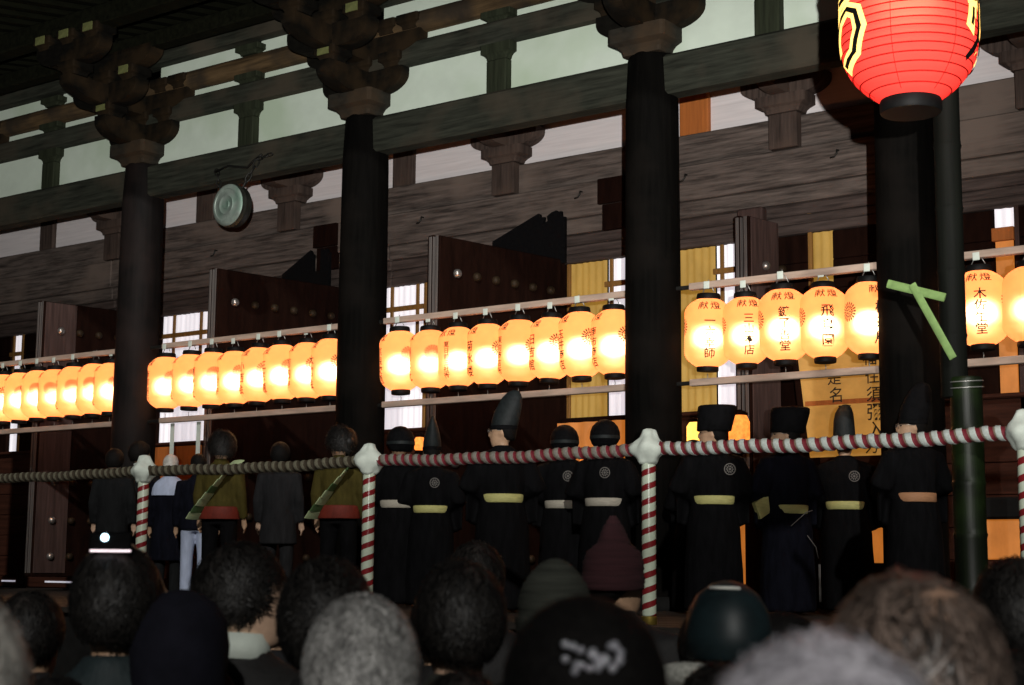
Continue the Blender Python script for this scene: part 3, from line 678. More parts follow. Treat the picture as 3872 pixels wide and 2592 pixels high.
andon(-1.807, 1.6, 1.38, .26, .20, 'altar_glow', 'small orange altar lamp between two round dark caps')
andon(-4.70, 2.1, 1.82, .12, .16, 'altar_glow', 'tiny orange altar lamp above the rope by the second post')
ob = empty('offering_stand', (2.9, 1.3, 0)); tag(ob, 'orange-lit wooden offering stand with a grey top at the right edge', 'stand')
MB().bbox(-.35, .85, 0, .5, .50, .86, .01).build('chest', M['orange_lit_glow'], ob)  # wooden chest; its orange lamplight is painted as glow
MB().bbox(-.40, .90, -.05, .55, .864, 1.06, .02).build('top', M['stone'], ob)
MB().box(-.35, .85, -.01, -.002, .33, .345).build('light_strip', M['altar_glow'], ob)
MB().bbox(-.34, .84, .01, .49, .02, .49, .01).build('base', M['wood_lower'], ob)
al = empty('altar_screen', (0, 1.3, 0)); tag(al, 'low altar screen with orange-lit slots between the robed figures', 'screen')
for x0, x1, z0, z1 in ((-.44, -.29, .24, .80), (.17, .27, .24, .98), (1.62, 1.82, .46, 1.12)):
    MB().box(x0, x1, 0, .01, z0, z1).build('lit_slot', M['orange_lit_glow'], al)
MB().bbox(-1.0, 2.2, .02, .06, .02, 1.15, .005).build('board', M['wood_door'], al)
cb = empty('offering_curtain', (-2.2, IY-.35, 0)); tag(cb, 'fringed orange altar curtain hanging behind the round dark caps', 'curtain')
mbx = MB(); n = 40
vs_ = [(-.75+1.5*k/n, .02*math.sin(k*1.1), z) for z in (1.62, 1.85, 2.08) for k in range(n+1)]
mbx.add(vs_, [(j*(n+1)+k, j*(n+1)+k+1, (j+1)*(n+1)+k+1, (j+1)*(n+1)+k) for j in range(2) for k in range(n)]); mbx.build('drape', M['orange_lit_glow'], cb, True)
for x in (-.75, .75): MB().bbox(x-.03, x+.03, .03, .08, 0, 2.15, .005).build('leg', M['wood_door'], cb)
MB().bbox(-.8, .8, .03, .07, 2.085, 2.14, .005).build('bar', M['wood_door'], cb)
MB().box(.15, .42, -.06, -.05, 1.1, 1.62).build('lit_panel', M['orange_lit_glow'], cb)

# ================================================================ people
def remesh(o, vox, smooth_it=0):
    m = o.modifiers.new('r', 'REMESH'); m.mode = 'VOXEL'; m.voxel_size = vox; m.use_smooth_shade = True
    if smooth_it:
        s = o.modifiers.new('s', 'SMOOTH'); s.factor = .5; s.iterations = smooth_it
def head_rows(g=0.0):
    return [(1.465, .030+g, .034+g, 0, .050), (1.48, .048+g, .056+g, 0, .040), (1.51, .060+g, .078+g, 0, .024), (1.545, .068+g, .090+g, 0, .010), (1.58, .073+g, .096+g, 0, .002), (1.615, .075+g, .098+g, 0, -.003), (1.65, .070+g, .091+g, 0, -.006), (1.68, .055+g, .072+g, 0, -.008), (1.695, .032+g, .044+g, 0, -.008), (1.70, .008, .010, 0, -.008)]
HSC = 1.12
def turn(vs, hy, ht=0, k=1.0):
    c, s = math.cos(hy), math.sin(hy); out = []; k *= HSC
    for x, y, z in vs:
        x, y = x*k, y*k; zz = (z-1.48)*k; y2 = y*math.cos(ht)-zz*math.sin(ht); z2 = y*math.sin(ht)+zz*math.cos(ht)
        out.append((x*c-y2*s, x*s+y2*c, z2+1.48))
    return out
def hand(mb, w, dv, side, curl=.25):
    w = Vector(w); dv = Vector(dv).normalized(); up = Vector((side, 0, 0)); lat = (Vector((0, 1, 0))-dv*dv.y).normalized(); nrm = dv.cross(lat)
    mb.tube([w-dv*.02, w+dv*.03, w+dv*.075, w+dv*.09], [.026, .034, .036, .03], 10, True, .55)
    for k, (o, L) in enumerate(((-.030, .062), (-.010, .074), (.010, .078), (.028, .068))):
        p = w+dv*.082+lat*o; b = p+dv*L*.5; e = b+(dv*math.cos(curl*2)-up*math.sin(curl*2)).normalized()*L*.5
        mb.tube([p, b, e], [.0095, .009, .007], 7)
    p = w+dv*.03+lat*.03; mb.tube([p, p+lat*.03+dv*.03, p+lat*.035+dv*.065], [.012, .011, .008], 7)
DOWN = lambda s: [(s*.185, -.005, 1.375), (s*.235, -.02, 1.10), (s*.245, .05, .86)]
FOLD = lambda s: [(s*.185, 0, 1.375), (s*.285, -.01, 1.12), (s*.10, .22, 1.06)]
def body(root, arms, hy=0, ht=0, vox=.015, skin='skin', legs=.10, nose=True):
    mb = MB()
    mb.stack([(.82, .13, .09), (.90, .150, .10), (.98, .145, .098), (1.08, .135, .092), (1.2, .155, .102), (1.31, .170, .10), (1.38, .150, .08), (1.43, .085, .06), (1.45, .05, .04)], 16)
    mb.tube([(0, -.012, 1.38), (0, -.006, 1.46), (0, .004, 1.53)], [.060, .054, .052], 12)
    hd = MB().stack(head_rows(), 18)
    for s in (-1, 1): hd.ball((s*.076, -.008, 1.575), .010, .022, .032, 8, 6)
    if nose:
        hd.tube([(0, .092, 1.60), (0, .108, 1.575), (0, .116, 1.558), (0, .100, 1.548)], [.008, .012, .015, .012], 8)
        hd.tube([(-.03, .088, 1.607), (0, .097, 1.610), (.03, .088, 1.607)], .010, 8); hd.tube([(-.02, .092, 1.522), (0, .098, 1.524), (.02, .092, 1.522)], .008, 8)
        hd.ball((0, .078, 1.482), .024, .02, .02, 8, 6)
    mb.add(turn(hd.v, hy, ht), hd.f)
    for s in (-1, 1):
        J = arms(s) if callable(arms) else arms[0 if s < 0 else 1]
        mb.tube([(s*.12, 0, 1.37)]+J, [.055, .052, .040, .027], 10)
        d_ = Vector(J[2])-Vector(J[1]); hand(mb, J[2], d_, s)
        mb.tube([(s*legs*.8, 0, .92), (s*legs, .01, .50), (s*legs, -.01, .10), (s*legs, .0, .055)], [.088, .058, .040, .038], 10)
        mb.tube([(s*legs, -.055, .045), (s*legs*1.05, .05, .045), (s*legs*1.15, .17, .03)], [.035, .042, .028], 10)
    o = mb.build('body', M[skin], root, True); remesh(o, vox, 2)
    return o
def coat(root, arms, m, hem=.72, g=.024, vox=.018, collar=True, wide=1.0, name='coat', shoulders=1.0):
    mb = MB()
    mb.stack([(hem, (.175+g)*wide, (.125+g)), (hem+.12, (.168+g)*wide, (.118+g)), (1.02, .150+g, .105+g), (1.18, .168+g, .112+g), (1.30, (.185+g)*shoulders, .108+g), (1.375, (.175+g)*shoulders, .088+g), (1.425, .105+g, .062+g), (1.455, .062+g*.5, .055+g*.5, 0, -.005)], 18)
    for s in (-1, 1):
        J = arms(s) if callable(arms) else arms[0 if s < 0 else 1]
        e = Vector(J[2])-(Vector(J[2])-Vector(J[1])).normalized()*.01
        mb.tube([(s*.11, 0, 1.365)]+J[:2]+[tuple(e)], [.07*shoulders, .072*shoulders, .060, .046], 12)
    if collar: mb.tube([(0, -.012, 1.42), (0, -.008, 1.485)], [.085, .070], 14)
    o = mb.build(name, M[m], root, True); remesh(o, vox, 2); return o
def trousers(root, m, legs=.10, top=.98):
    mb = MB(); mb.stack([(.80, .155, .115), (.9, .165, .118), (top, .158, .112)], 16)
    for s in (-1, 1): mb.tube([(s*legs*.85, 0, .90), (s*legs, .012, .50), (s*legs, -.008, .07)], [.098, .078, .068], 12)
    o = mb.build('trousers', M[m], root, True); remesh(o, .018, 2)
    sh = MB()
    for s in (-1, 1): sh.tube([(s*legs, -.075, .045), (s*legs, .0, .05), (s*legs*1.05, .09, .045), (s*legs*1.15, .20, .03)], [.035, .046, .046, .026], 10)
    for k, s in enumerate((-1, 1)):
        MB().tube([(s*legs, -.08, .044), (s*legs, .0, .05), (s*legs*1.05, .09, .045), (s*legs*1.15, .20, .032)], [.034, .047, .047, .028], 12).build('shoe', M['black_lacquer'], root, True)
def hair_cap(root, m, hy=0, ht=0, g=.0, rows=None, name='hair', vox=None):
    rows = rows or [(1.515, .045+g, .035, 0, -.062), (1.54, .066+g, .062, 0, -.045), (1.57, .080+g, .084+g, 0, -.028), (1.605, .085+g, .098+g, 0, -.018), (1.64, .083+g, .101+g, 0, -.010), (1.675+g*.25, .070+g*.9, .087+g*.9, 0, -.008), (1.697+g*.55, .048+g*.7, .060+g*.7, 0, -.008), (1.708+g*.75, .028+g*.42, .035+g*.42, 0, -.008), (1.713+g*.82, .010, .012, 0, -.008)]
    mb = MB().stack(rows, 24); mb.v = turn(mb.v, hy, ht)
    return mb.build(name, M[m], root, True)
def strands(root, m, n, L, hy=0, ht=0, grav=.35, lift=.05, jit=.25, wd=.0016, thin=0.0, name='hair_strands', rad=(.081, .101, .106), seed=1, minz=-.35):
    g = np.random.default_rng(seed); c = np.array([0, -.010, 1.603]); rad = np.array(rad)
    q = g.normal(size=(n*4, 3)); q /= np.linalg.norm(q, axis=1)[:, None]
    ok = (q[:, 2] > minz) & ~((q[:, 1] > .30) & (q[:, 2] < .55)); q = q[ok][:n]; n = len(q)
    wv = np.array([.12, -.45, .88]); wv /= np.linalg.norm(wv)
    if thin:      # thinning crown
        keep = (q@wv < .86) | (g.random(n) < 1-thin); q = q[keep]; n = len(q)
    K = 5; P = np.zeros((K+1, n, 3)); nd = q.copy(); P[0] = nd*rad*.985
    part = g.normal(size=(n, 3))*jit; clump = np.sin(q*np.array([19, 23, 17])+seed)*jit*.9
    LL = L*(.6+.6*g.random(n))[:, None]
    p = P[0].copy(); T = []
    for k in range(K):
        nn = p/rad; nn /= np.linalg.norm(nn, axis=1)[:, None]
        t = nn-wv*(nn@wv)[:, None]; t /= np.linalg.norm(t, axis=1)[:, None]+1e-6
        t = t+np.array([0, 0, -grav*(1+k*.25)])+part+clump; t -= nn*np.sum(t*nn, axis=1)[:, None]; t /= np.linalg.norm(t, axis=1)[:, None]+1e-6
        p = p+t*LL/K; u = p/rad; l = np.linalg.norm(u, axis=1)[:, None]
        p = p/l*(1+lift*(k+1)/K*(.3+g.random((n, 1))))
        if L > .2: p[:, 2] = np.where(p[:, 2] > P[k][:, 2], P[k][:, 2], p[:, 2])
        P[k+1] = p; T.append(t)
    T.append(T[-1]); vs = np.zeros((n, (K+1)*2, 3))
    for k in range(K+1):
        nn = P[k]/rad; nn /= np.linalg.norm(nn, axis=1)[:, None]; sdv = np.cross(T[k], nn+.6*part/ (jit+1e-6)*.3); sdv /= np.linalg.norm(sdv, axis=1)[:, None]+1e-6
        ww = wd*(1 if k < K else .3); vs[:, 2*k] = P[k]-sdv*ww; vs[:, 2*k+1] = P[k]+sdv*ww
    vs = vs.reshape(-1, 3)+c
    a = np.arange(n)[:, None]*(K+1)*2; fs = np.concatenate([np.stack([a[:, 0]+2*k, a[:, 0]+2*k+1, a[:, 0]+2*k+3, a[:, 0]+2*k+2], 1) for k in range(K)])
    vs = np.array(turn([tuple(v) for v in vs], hy, ht))
    me = bpy.data.meshes.new(name); me.vertices.add(len(vs)); me.vertices.foreach_set('co', vs.ravel()); me.loops.add(fs.size); me.loops.foreach_set('vertex_index', fs.ravel())
    me.polygons.add(len(fs)); me.polygons.foreach_set('loop_start', np.arange(0, fs.size, 4)); me.polygons.foreach_set('loop_total', np.full(len(fs), 4)); me.update(); me.validate()
    o = link(name, me, root, M[m]); o['kind'] = 'stuff'; return o
def face_bits(root, hy, ht=0, glasses=False):
    for s in (-1, 1):
        e = MB().ball((s*.031, .086, 1.590), .011, .008, .007, 8, 6); e.v = turn(e.v, hy, ht); e.build('eye', M['eye_dark'], root, True)
    mo = MB().tube([(-.022, .094, 1.522), (0, .102, 1.521), (.022, .094, 1.522)], .0035, 6); mo.v = turn(mo.v, hy, ht); mo.build('mouth', M['coat_red'], root, True)
    if glasses:
        gl = MB()
        for s in (-1, 1): gl.tube([(s*.034+.026*math.cos(a), .108, 1.588+.019*math.sin(a)) for a in [2*math.pi*i/16 for i in range(17)]], .0022, 5, False)
        for s in (-1, 1): gl.tube([(s*.06, .106, 1.592), (s*.080, .04, 1.594), (s*.082, -.01, 1.588)], .002, 5)
        gl.tube([(-.009, .11, 1.592), (.009, .11, 1.592)], .002, 5)
        gl.v = turn(gl.v, hy, ht); gl.build('glasses', M['stud_metal'], root, True)
def belt(root, m, z=1.0, h=.078, rx=.186, ry=.176):
    MB().stack([(z-h/2, rx, ry), (z-h/2+.006, rx+.006, ry+.006), (z+h/2-.006, rx+.006, ry+.006), (z+h/2, rx, ry)], 28).build('belt', M[m], root, True, 50)
def crest(root, x, z, y, s=.052):
    pts = []
    mb = MB(); N = 24
    mb.add([(x+s*math.cos(2*math.pi*i/N), y, z+s*math.sin(2*math.pi*i/N)) for i in range(N)]+[(x+s*.84*math.cos(2*math.pi*i/N), y-.002, z+s*.84*math.sin(2*math.pi*i/N)) for i in range(N)], [(i, (i+1) % N, (i+1) % N+N, i+N) for i in range(N)])
    for k in range(10):
        a = 2*math.pi*k/10
        mb.add([(x+s*r*math.cos(a+q), y-.002, z+s*r*math.sin(a+q)) for r, q in ((.28, 0), (.5, -.26), (.76, 0), (.5, .26))], [(0, 1, 2, 3)])
    mb.add([(x+s*.22*math.cos(2*math.pi*i/8), y-.002, z+s*.22*math.sin(2*math.pi*i/8)) for i in range(8)], [tuple(range(8))])
    link('crest', mb.mesh('crest'), root, M['crest'])
def robe(root, m, vox=.02):
    mb = MB()
    mb.stack([(.03, .26, .21), (.35, .255, .205), (.75, .24, .19), (.95, .205, .165), (1.03, .195, .158), (1.2, .215, .158, 0, -.005), (1.32, .225, .14, 0, -.005), (1.40, .185, .105), (1.445, .105, .08, 0, -.01), (1.475, .075, .068, 0, -.012)], 22)
    for s in (-1, 1):
        mb.tube([(s*.12, 0, 1.36), (s*.20, -.01, 1.33), (s*.30, -.01, 1.12), (s*.17, .18, 1.05), (s*.09, .24, 1.05)], [.075, .092, .105, .11, .10], 12)
        mb.loft([[(s*.33, -.03, 1.14), (s*.33, .05, 1.14), (s*.12, .27, 1.07), (s*.10, .20, 1.07)], [(s*.325, -.01, .80), (s*.325, .045, .79), (s*.16, .26, .74), (s*.14, .21, .74)]], True)
    for k in range(16):       # hem pleats
        a = 2*math.pi*k/16; mb.tube([(.245*math.cos(a), .195*math.sin(a), .06), (.24*math.cos(a), .185*math.sin(a), .45), (.215*math.cos(a), .165*math.sin(a), .85)], [.028, .022, .010], 6)
    o = mb.build('robe', M[m], root, True); remesh(o, vox, 2); return o
def eboshi(root, hy, ht=0, m='hat_black', k=1.0, lean=1.0):
    rows = [(1.605, .082, .104, 0, -.006), (1.625, .086, .110, 0, -.010), (1.68, .083, .112, 0, -.020*lean), (1.74, .072, .110, 0, -.036*lean), (1.80*k+1.74*(1-k), .056, .100, 0, -.056*lean), (1.86*k+1.74*(1-k), .038, .082, 0, -.074*lean), (1.905*k+1.74*(1-k), .020, .050, 0, -.088*lean), (1.92*k+1.74*(1-k), .006, .015, 0, -.095*lean)]
    h = MB().stack(rows, 24); h.v = turn(h.v, hy, ht); h.build('hat', M[m], root, True)
    b_ = MB().stack([(1.600, .084, .106, 0, -.006), (1.604, .090, .113, 0, -.008), (1.630, .090, .114, 0, -.010), (1.634, .084, .108, 0, -.010)], 24); b_.v = turn(b_.v, hy, ht); b_.build('hat_band', M['hat_dark'], root, True, 50)
def wide_hat(root, hy, ht=0):
    rows = [(1.56, .092, .108, 0, -.012), (1.60, .094, .112, 0, -.010), (1.68, .092, .112, 0, -.018), (1.77, .086, .108, 0, -.030), (1.83, .076, .098, .004, -.040), (1.875, .056, .076, .010, -.048), (1.90, .028, .04, .016, -.052), (1.905, .006, .01, .016, -.052)]
    h = MB().stack(rows, 24, True, 2.4); h.v = turn(h.v, hy, ht); h.build('hat', M['hat_black'], root, True)
def flat_hat(root, hy, ht=0, m='hat_dark'):
    rows = [(1.60, .096, .116, 0, -.012), (1.605, .102, .124, 0, -.012), (1.67, .106, .130, 0, -.022), (1.76, .112, .140, 0, -.036), (1.795, .110, .138, 0, -.040), (1.805, .098, .126, 0, -.040), (1.808, .04, .05, 0, -.04)]
    h = MB().stack([(z, rx*1.08, ry*1.12, *q) for z, rx, ry, *q in rows], 24); h.v = turn(h.v, hy, ht); h.build('hat', M[m], root, True, 50)
def round_cap(root, hy, m='hat_dark', g=.042):
    hair_cap(root, m, hy, 0, g, name='cap')
    b_ = MB().stack([(1.575, .118, .126, 0, -.022), (1.579, .128, .140, 0, -.02), (1.605, .129, .142, 0, -.018), (1.609, .120, .132, 0, -.018)], 24); b_.v = turn(b_.v, hy); b_.build('cap_band', M['hat_black'], root, True, 50)

def person(label, x, y, rz, H, z=0.0, group=None):
    o = empty('person', (x, y, z), R(rz)); s = H/1.70; o.scale = (s, s, s); tag(o, label, 'person', group); return o
GP = 'robed people standing behind the rope'
# --- men in suits and bearers at the left
p = person('man in black suit seen from behind at the far left, shorter of the pair', -6.86, -.88, 30, 1.68); body(p, DOWN, R(15), 0, .009, 'skin_pale'); coat(p, DOWN, 'suit_black', .74); trousers(p, 'suit_black'); hair_cap(p, 'hair_dark', R(15), 0, .014); MB().tube([(0, -.012, 1.43), (0, -.006, 1.497)], [.078, .064], 16).build('collar', M['cloth_white'], p, True)
p = person('taller man in dark suit half hidden behind the suited man at the far left', -6.98, -.40, 20, 1.80); body(p, DOWN, R(-30)); coat(p, DOWN, 'suit_black', .74); trousers(p, 'suit_black'); hair_cap(p, 'hair_dark', R(-30), 0, .014); MB().tube([(0, -.012, 1.43), (0, -.006, 1.497)], [.078, .064], 16).build('collar', M['cloth_white'], p, True)
p = person('white-haired man in dark coat with pale blue shoulder cape beside the first striped post', -6.22, -.58, 35, 1.62); body(p, DOWN, R(10)); coat(p, DOWN, 'robe_navy', .45, wide=1.15); trousers(p, 'suit_black'); hair_cap(p, 'hair_white', R(10))
cape = MB().stack([(1.235, .232, .162), (1.26, .236, .163), (1.33, .228, .150), (1.385, .205, .128), (1.43, .135, .095), (1.465, .085, .078, 0, -.01)], 20, False).build('cape', M['cloth_blue'], p, True)
p = person('dark-coated figure with pale blue trousers left of the first olive-coated bearer', -5.62, -.70, 40, 1.60); body(p, DOWN, R(20)); coat(p, DOWN, 'robe_navy', .82); trousers(p, 'cloth_blue'); hair_cap(p, 'hair_dark', R(20))
def bearer(lb, x, y, rz, H, hy, bun):
    p = person(lb, x, y, rz, H, 0, 'olive-coated bearers'); body(p, DOWN, hy); coat(p, DOWN, 'coat_olive', .93, wide=1.05); trousers(p, 'robe_black', .11, .96)
    MB().stack([(.86, .215, .165), (.87, .222, .17), (.985, .212, .16), (.99, .2, .15)], 24).build('red_waistband', M['coat_red'], p, True, 50)
    hair_cap(p, 'hair_dark', hy, 0, .045); strands(p, 'hair_black', 1800, .10, hy, 0, seed=int(abs(x)*10), rad=(.120, .140, .142), jit=.6, lift=.2)
    if bun: h = MB().ball((0, -.13, 1.60), .05, .055, .05); h.v = turn(h.v, hy); h.build('hair_bun', M['hair_black'], p, True)
    n = 9
    for k in range(n):
        def pt(t):
            u = -.235+.46*t; zz = .86+.60*t; yy = -.195+.06*abs(2*t-1)**2+(.05 if t > .95 else 0); return Vector((u, yy, zz))
        a, b = pt(k/n), pt((k+1)/n-.002); MB().tube([a, b], .105, 14, True, .12).build('sash', M['sash_dark' if k % 3 == 1 else 'sash_green'], p, True, 50)
bearer('olive-coated bearer with green banded sash across the back, nearer the first striped post', -4.14, -1.72, 25, 1.68, R(30), False)
bearer('olive-coated bearer with green banded sash, beside the second striped post', -2.52, -1.68, 25, 1.66, R(50), True)
SCR = [[(-.185, -.005, 1.375), (-.30, .0, 1.15), (-.13, .03, 1.52)], DOWN(1)]
p = person('man in grey suit with one hand raised to his head between the two bearers', -4.42, -.60, 28, 1.68); SC2 = [DOWN(-1), DOWN(1)]; body(p, SC2, R(15), 0, .009, 'skin_pale'); coat(p, SC2, 'suit_grey', .62, wide=1.1); trousers(p, 'suit_grey'); hair_cap(p, 'hair_dark', R(15), 0, .014); MB().tube([(0, -.012, 1.43), (0, -.006, 1.497)], [.078, .064], 16).build('collar', M['cloth_white'], p, True)
# --- robed priests
def priest(lb, x, y, rz, H, hy, hat, bl, cr=None, glasses=False, m='robe_black', ht=0, bz=1.0):
    p = person(lb, x, y, rz, H, 0, GP); body(p, FOLD, R(hy), ht); robe(p, m); belt(p, bl, bz)
    hair_cap(p, 'hair_dark', R(hy), ht); face_bits(p, R(hy), ht, glasses)
    if hat == 'e': eboshi(p, R(hy), ht)
    elif hat == 'E': wide_hat(p, R(hy), ht)
    elif hat == 'd': eboshi(p, R(hy), ht, 'hat_dark')
    elif hat == 'f': flat_hat(p, R(hy), ht)
    elif hat == 'r': round_cap(p, R(hy))
    if cr: crest(p, cr[0], 1.27, cr[1])
    return p
priest('robed person in round black cap, just right of the second striped post', -2.28, -1.08, 35, 1.69, 25, 'r', 'belt_white')
priest('robed person in pointed black hat with yellow belt, third figure right of the second post', -1.93, -1.0, 30, 1.60, 10, 'e', 'belt_yellow', (.06, -.166))
priest('robed man with glasses in tall black hat facing left, yellow belt, mid picture', -.44, -1.82, 48, 1.68, 66, 'e', 'belt_yellow', None, True)
priest('robed person in round dark cap with pale belt, left of a similar taller one', -.66, -.55, 20, 1.67, 20, 'r', 'belt_white', (.08, -.166))
priest('robed person in round dark cap immediately left of the third black column', -.08, -.72, 15, 1.68, 10, 'r', 'belt_white', (.05, -.166))
priest('robed person mostly hidden behind the third striped post, orange belt', .62, -.30, -10, 1.50, 20, 'r', 'belt_orange')
priest('robed man in flat-topped black hat facing left before the orange lamps', 1.18, -.94, 40, 1.66, 70, 'f', 'belt_yellow', (.12, -.163), False, 'robe_black')
priest('robed man with glasses in flat black hat facing left, beside the brown door post', 1.63, -.44, 62, 1.66, 55, 'f', 'belt_yellow', None, True, 'robe_navy', 0, .93)
p14 = [o for o in COL.objects if o.get('label', '').startswith('robed man with glasses in flat black hat')][0]
MB().prism([(-.36, .98), (-.22, 1.06), (-.20, .90), (-.30, .84)], -.03, .02).build('sleeve_cloth', M['belt_yellow'], p14)
for pts in ([(-.10, -.20, .78), (.05, -.215, .90), (.12, -.215, .92)], [(.06, -.215, .70), (.16, -.20, .60), (.20, -.18, .50)], [(.19, -.20, .45), (.19, -.20, .12)], [(.21, -.19, .45), (.21, -.19, .12)]):
    MB().tube(pts, .004, 6).build('embroidered_line', M['crest'], p14, True)
priest('robed person in tall black hat before the yellow signboard', 1.70, .60, 20, 1.66, 5, 'E', 'belt_yellow', (.10, -.166))
priest('robed man with glasses facing left in front of the black column', 2.80, -.46, 55, 1.68, 70, 'd', 'belt_orange', None, True)

# --- the crowd
HSC = 1.04
ROOT3 = -1.3
def crowd(lb, x, y, top, rz, ct='coat_black', hy=0, ht=0, arms=DOWN, skin='skin', vox=.02, nose=True, sh=1.0):
    H = top-ROOT3-.02; p = person(lb, x, y, rz, H, ROOT3, 'onlookers in the crowd'); body(p, arms, hy, ht, vox, skin, nose=nose); coat(p, arms, ct, .55, .035, .02, True, 1.1, shoulders=sh); trousers(p, 'suit_black'); return p
def haired(p, m, n, L, hy=0, ht=0, base='scalp_dark', seed=1, g=0, **k):
    g += .006; k.setdefault('lift', .12); k.setdefault('jit', .4)
    hair_cap(p, base, hy, ht, g-.006); strands(p, m, n, L, hy, ht, seed=seed, rad=(.081+g, .101+g, .106+g), **k)
def knit(p, m, cone=0.0, hy=0, rib=True):
    rows = [(1.545, .088, .100, 0, -.020), (1.55, .096, .110, 0, -.018), (1.585, .098, .114, 0, -.016), (1.59, .092, .108, 0, -.014), (1.63, .091, .108, 0, -.012), (1.665, .080-.0*cone, .096, 0, -.010), (1.695, .060-.012*cone, .072-.012*cone, 0, -.010), (1.72+.02*cone, .034-.004*cone, .042, 0, -.012), (1.73+.05*cone, .010, .012, 0, -.014)]
    rr = []
    for (z0, *a), (z1, *b) in zip(rows, rows[1:]):
        for k in range(5):
            t = k/5; rr.append((z0+(z1-z0)*t, *[a[i]+(b[i]-a[i])*t+(.0016*math.sin(k*2.5) if i < 2 else 0) for i in range(4)]))
    rr.append(rows[-1]); h = MB().stack(rr, 32); h.v = turn(h.v, hy); h.build('knit_hat', M[m], p, True)
# person with phone
PH = [DOWN(-1), [(.185, 0, 1.375), (.20, .26, 1.34), (.075, .085, 1.615)]]
p = crowd('dark-haired onlooker in teal coat lifting a phone with the right hand', 5.10, -10.60, .43, 36, 'coat_teal', R(5), arms=PH, vox=.010); haired(p, 'hair_black', 3500, .09, R(5), seed=3, g=.004, lift=.10)
ph = empty('smartphone', (5.143, -10.657, .462), R(36)); tag(ph, 'smartphone with a bright white lamp held above the dark heads at the left', 'phone')
MB().bbox(-.05, .045, -.006, .006, -.036, .006, .004).build('case', M['phone_black'], ph); MB().box(-.045, .045, -.012, -.0065, -.0375, -.0335).build('screen', M['phone_screen'], ph); MB().ball((-.014, -.008, -.006), .008, .005, .008, 20, 12).build('lamp', M['led'], ph, True)
p = crowd('short dark-haired onlooker at the left edge behind the pale grey head', 4.12, -10.10, .31, 20, 'coat_black'); haired(p, 'hair_black', 2500, .09, seed=4)
p = crowd('pale grey-haired onlooker cut off by the left edge of the picture', 6.444, -11.942, .365, 40, 'coat_teal', sh=1.05); haired(p, 'hair_white', 7000, .13, seed=5, wd=.0011)
p = crowd('onlooker in a big dark navy knitted hood, left foreground', 5.21, -10.50, .33, 35, 'knit_navy', sh=1.1); MB().stack([(1.40, .13, .12, 0, -.02), (1.47, .115, .125, 0, -.03), (1.54, .115, .13, 0, -.025), (1.60, .118, .132, 0, -.02), (1.66, .108, .122, 0, -.018), (1.70, .082, .094, 0, -.016), (1.725, .045, .05, 0, -.014), (1.733, .01, .01, 0, -.014)], 28).build('hood', M['knit_navy'], p, True)
p = crowd('black-haired man turned right with a white collar, left of the grey-haired head', 5.005, -10.12, .445, 10, 'coat_black', R(-42), skin='skin_pale', vox=.011); haired(p, 'hair_black', 3500, .07, R(-42), seed=6, g=.0); MB().tube([(0, -.012, 1.44), (0, -.006, 1.503)], [.090, .070], 16).build('collar', M['cloth_white'], p, True)
p = crowd('curly dark-haired onlooker behind the grey-haired head', 5.66, -10.50, .40, 30, 'coat_black'); haired(p, 'hair_black', 5000, .11, seed=7, jit=.8, lift=.16)
p = crowd('short grey-haired man seen from behind in the centre foreground', 6.303, -11.10, .346, 37, 'coat_grey', R(-5)); haired(p, 'hair_grey', 9000, .045, R(-5), base='hair_grey', seed=8, lift=.07, wd=.0012, jit=.5)
p = crowd('dark-haired onlooker in tweed coat with a pink ear, centre', 5.835, -10.27, .404, 45, 'coat_tweed', R(5), skin='skin_pale'); haired(p, 'hair_black', 5000, .085, R(5), seed=9, thin=.35, base='scalp_dark')
p = crowd('tall dark-haired onlooker near the rope, beyond the tweed coat', 4.588, -8.617, .475, 30, 'coat_black'); haired(p, 'hair_black', 2000, .09, seed=10)
p = crowd('onlooker in a ribbed grey knitted cap', 5.661, -9.668, .401, 40, 'coat_black'); knit(p, 'knit_grey', 0); hair_cap(p, 'hair_dark', 0, 0, -.002)
p = crowd('onlooker in a tall maroon knitted cap near the third striped post', 4.979, -8.333, .50, 15, 'coat_black', R(-20)); knit(p, 'knit_maroon', 1.0, R(-20)); hair_cap(p, 'hair_dark', R(-20), 0, -.002)
p = crowd('woman with smooth black hair and a beaded hair clip, centre foreground', 7.02, -11.54, .365, 35, 'coat_black', R(5), sh=.95); hair_cap(p, 'hair_dark', R(5), 0, .004); strands(p, 'hair_shiny', 9000, .34, R(5), grav=.9, lift=.10, jit=.08, wd=.0014, seed=11)
cl = MB()
for k in range(34):
    a = random.uniform(-.62, .62); zz = random.uniform(-.014, .014); cl.ball((.052*math.sin(a), -.112+.028*(1-math.cos(a)), 1.655+zz), .0042, None, None, 8, 6)
cl.v = turn(cl.v, R(5)); cl.build('hair_clip', M['bead'], p, True)['kind'] = 'stuff'
p = crowd('onlooker in a shiny dark teal cap with pale fur collar', 6.252, -9.839, .371, 40, 'coat_purple', sh=1.0); MB().stack([(1.545, .090, .104, 0, -.020), (1.55, .098, .114, 0, -.018), (1.60, .100, .118, 0, -.014), (1.65, .092, .110, 0, -.012), (1.69, .070, .084, 0, -.010), (1.715, .036, .044, 0, -.010), (1.722, .008, .01, 0, -.01)], 28).build('cap', M['cap_teal'], p, True); hair_cap(p, 'hair_dark', 0, 0, -.002)
MB().tube([(.150*math.cos(a), -.02+.140*math.sin(a), 1.50+.015*math.sin(2*a)) for a in [2*math.pi*i/28 for i in range(29)]], .030, 10, False).build('fur_collar', M['fur'], p, True)
MB().tube([(-.05, -.055, 1.706), (-.02, -.075, 1.706), (.015, -.078, 1.705)], .004, 6).build('cap_highlight', M['mask_white'], p, True)  # painted highlight: white arc for the glint on the cap
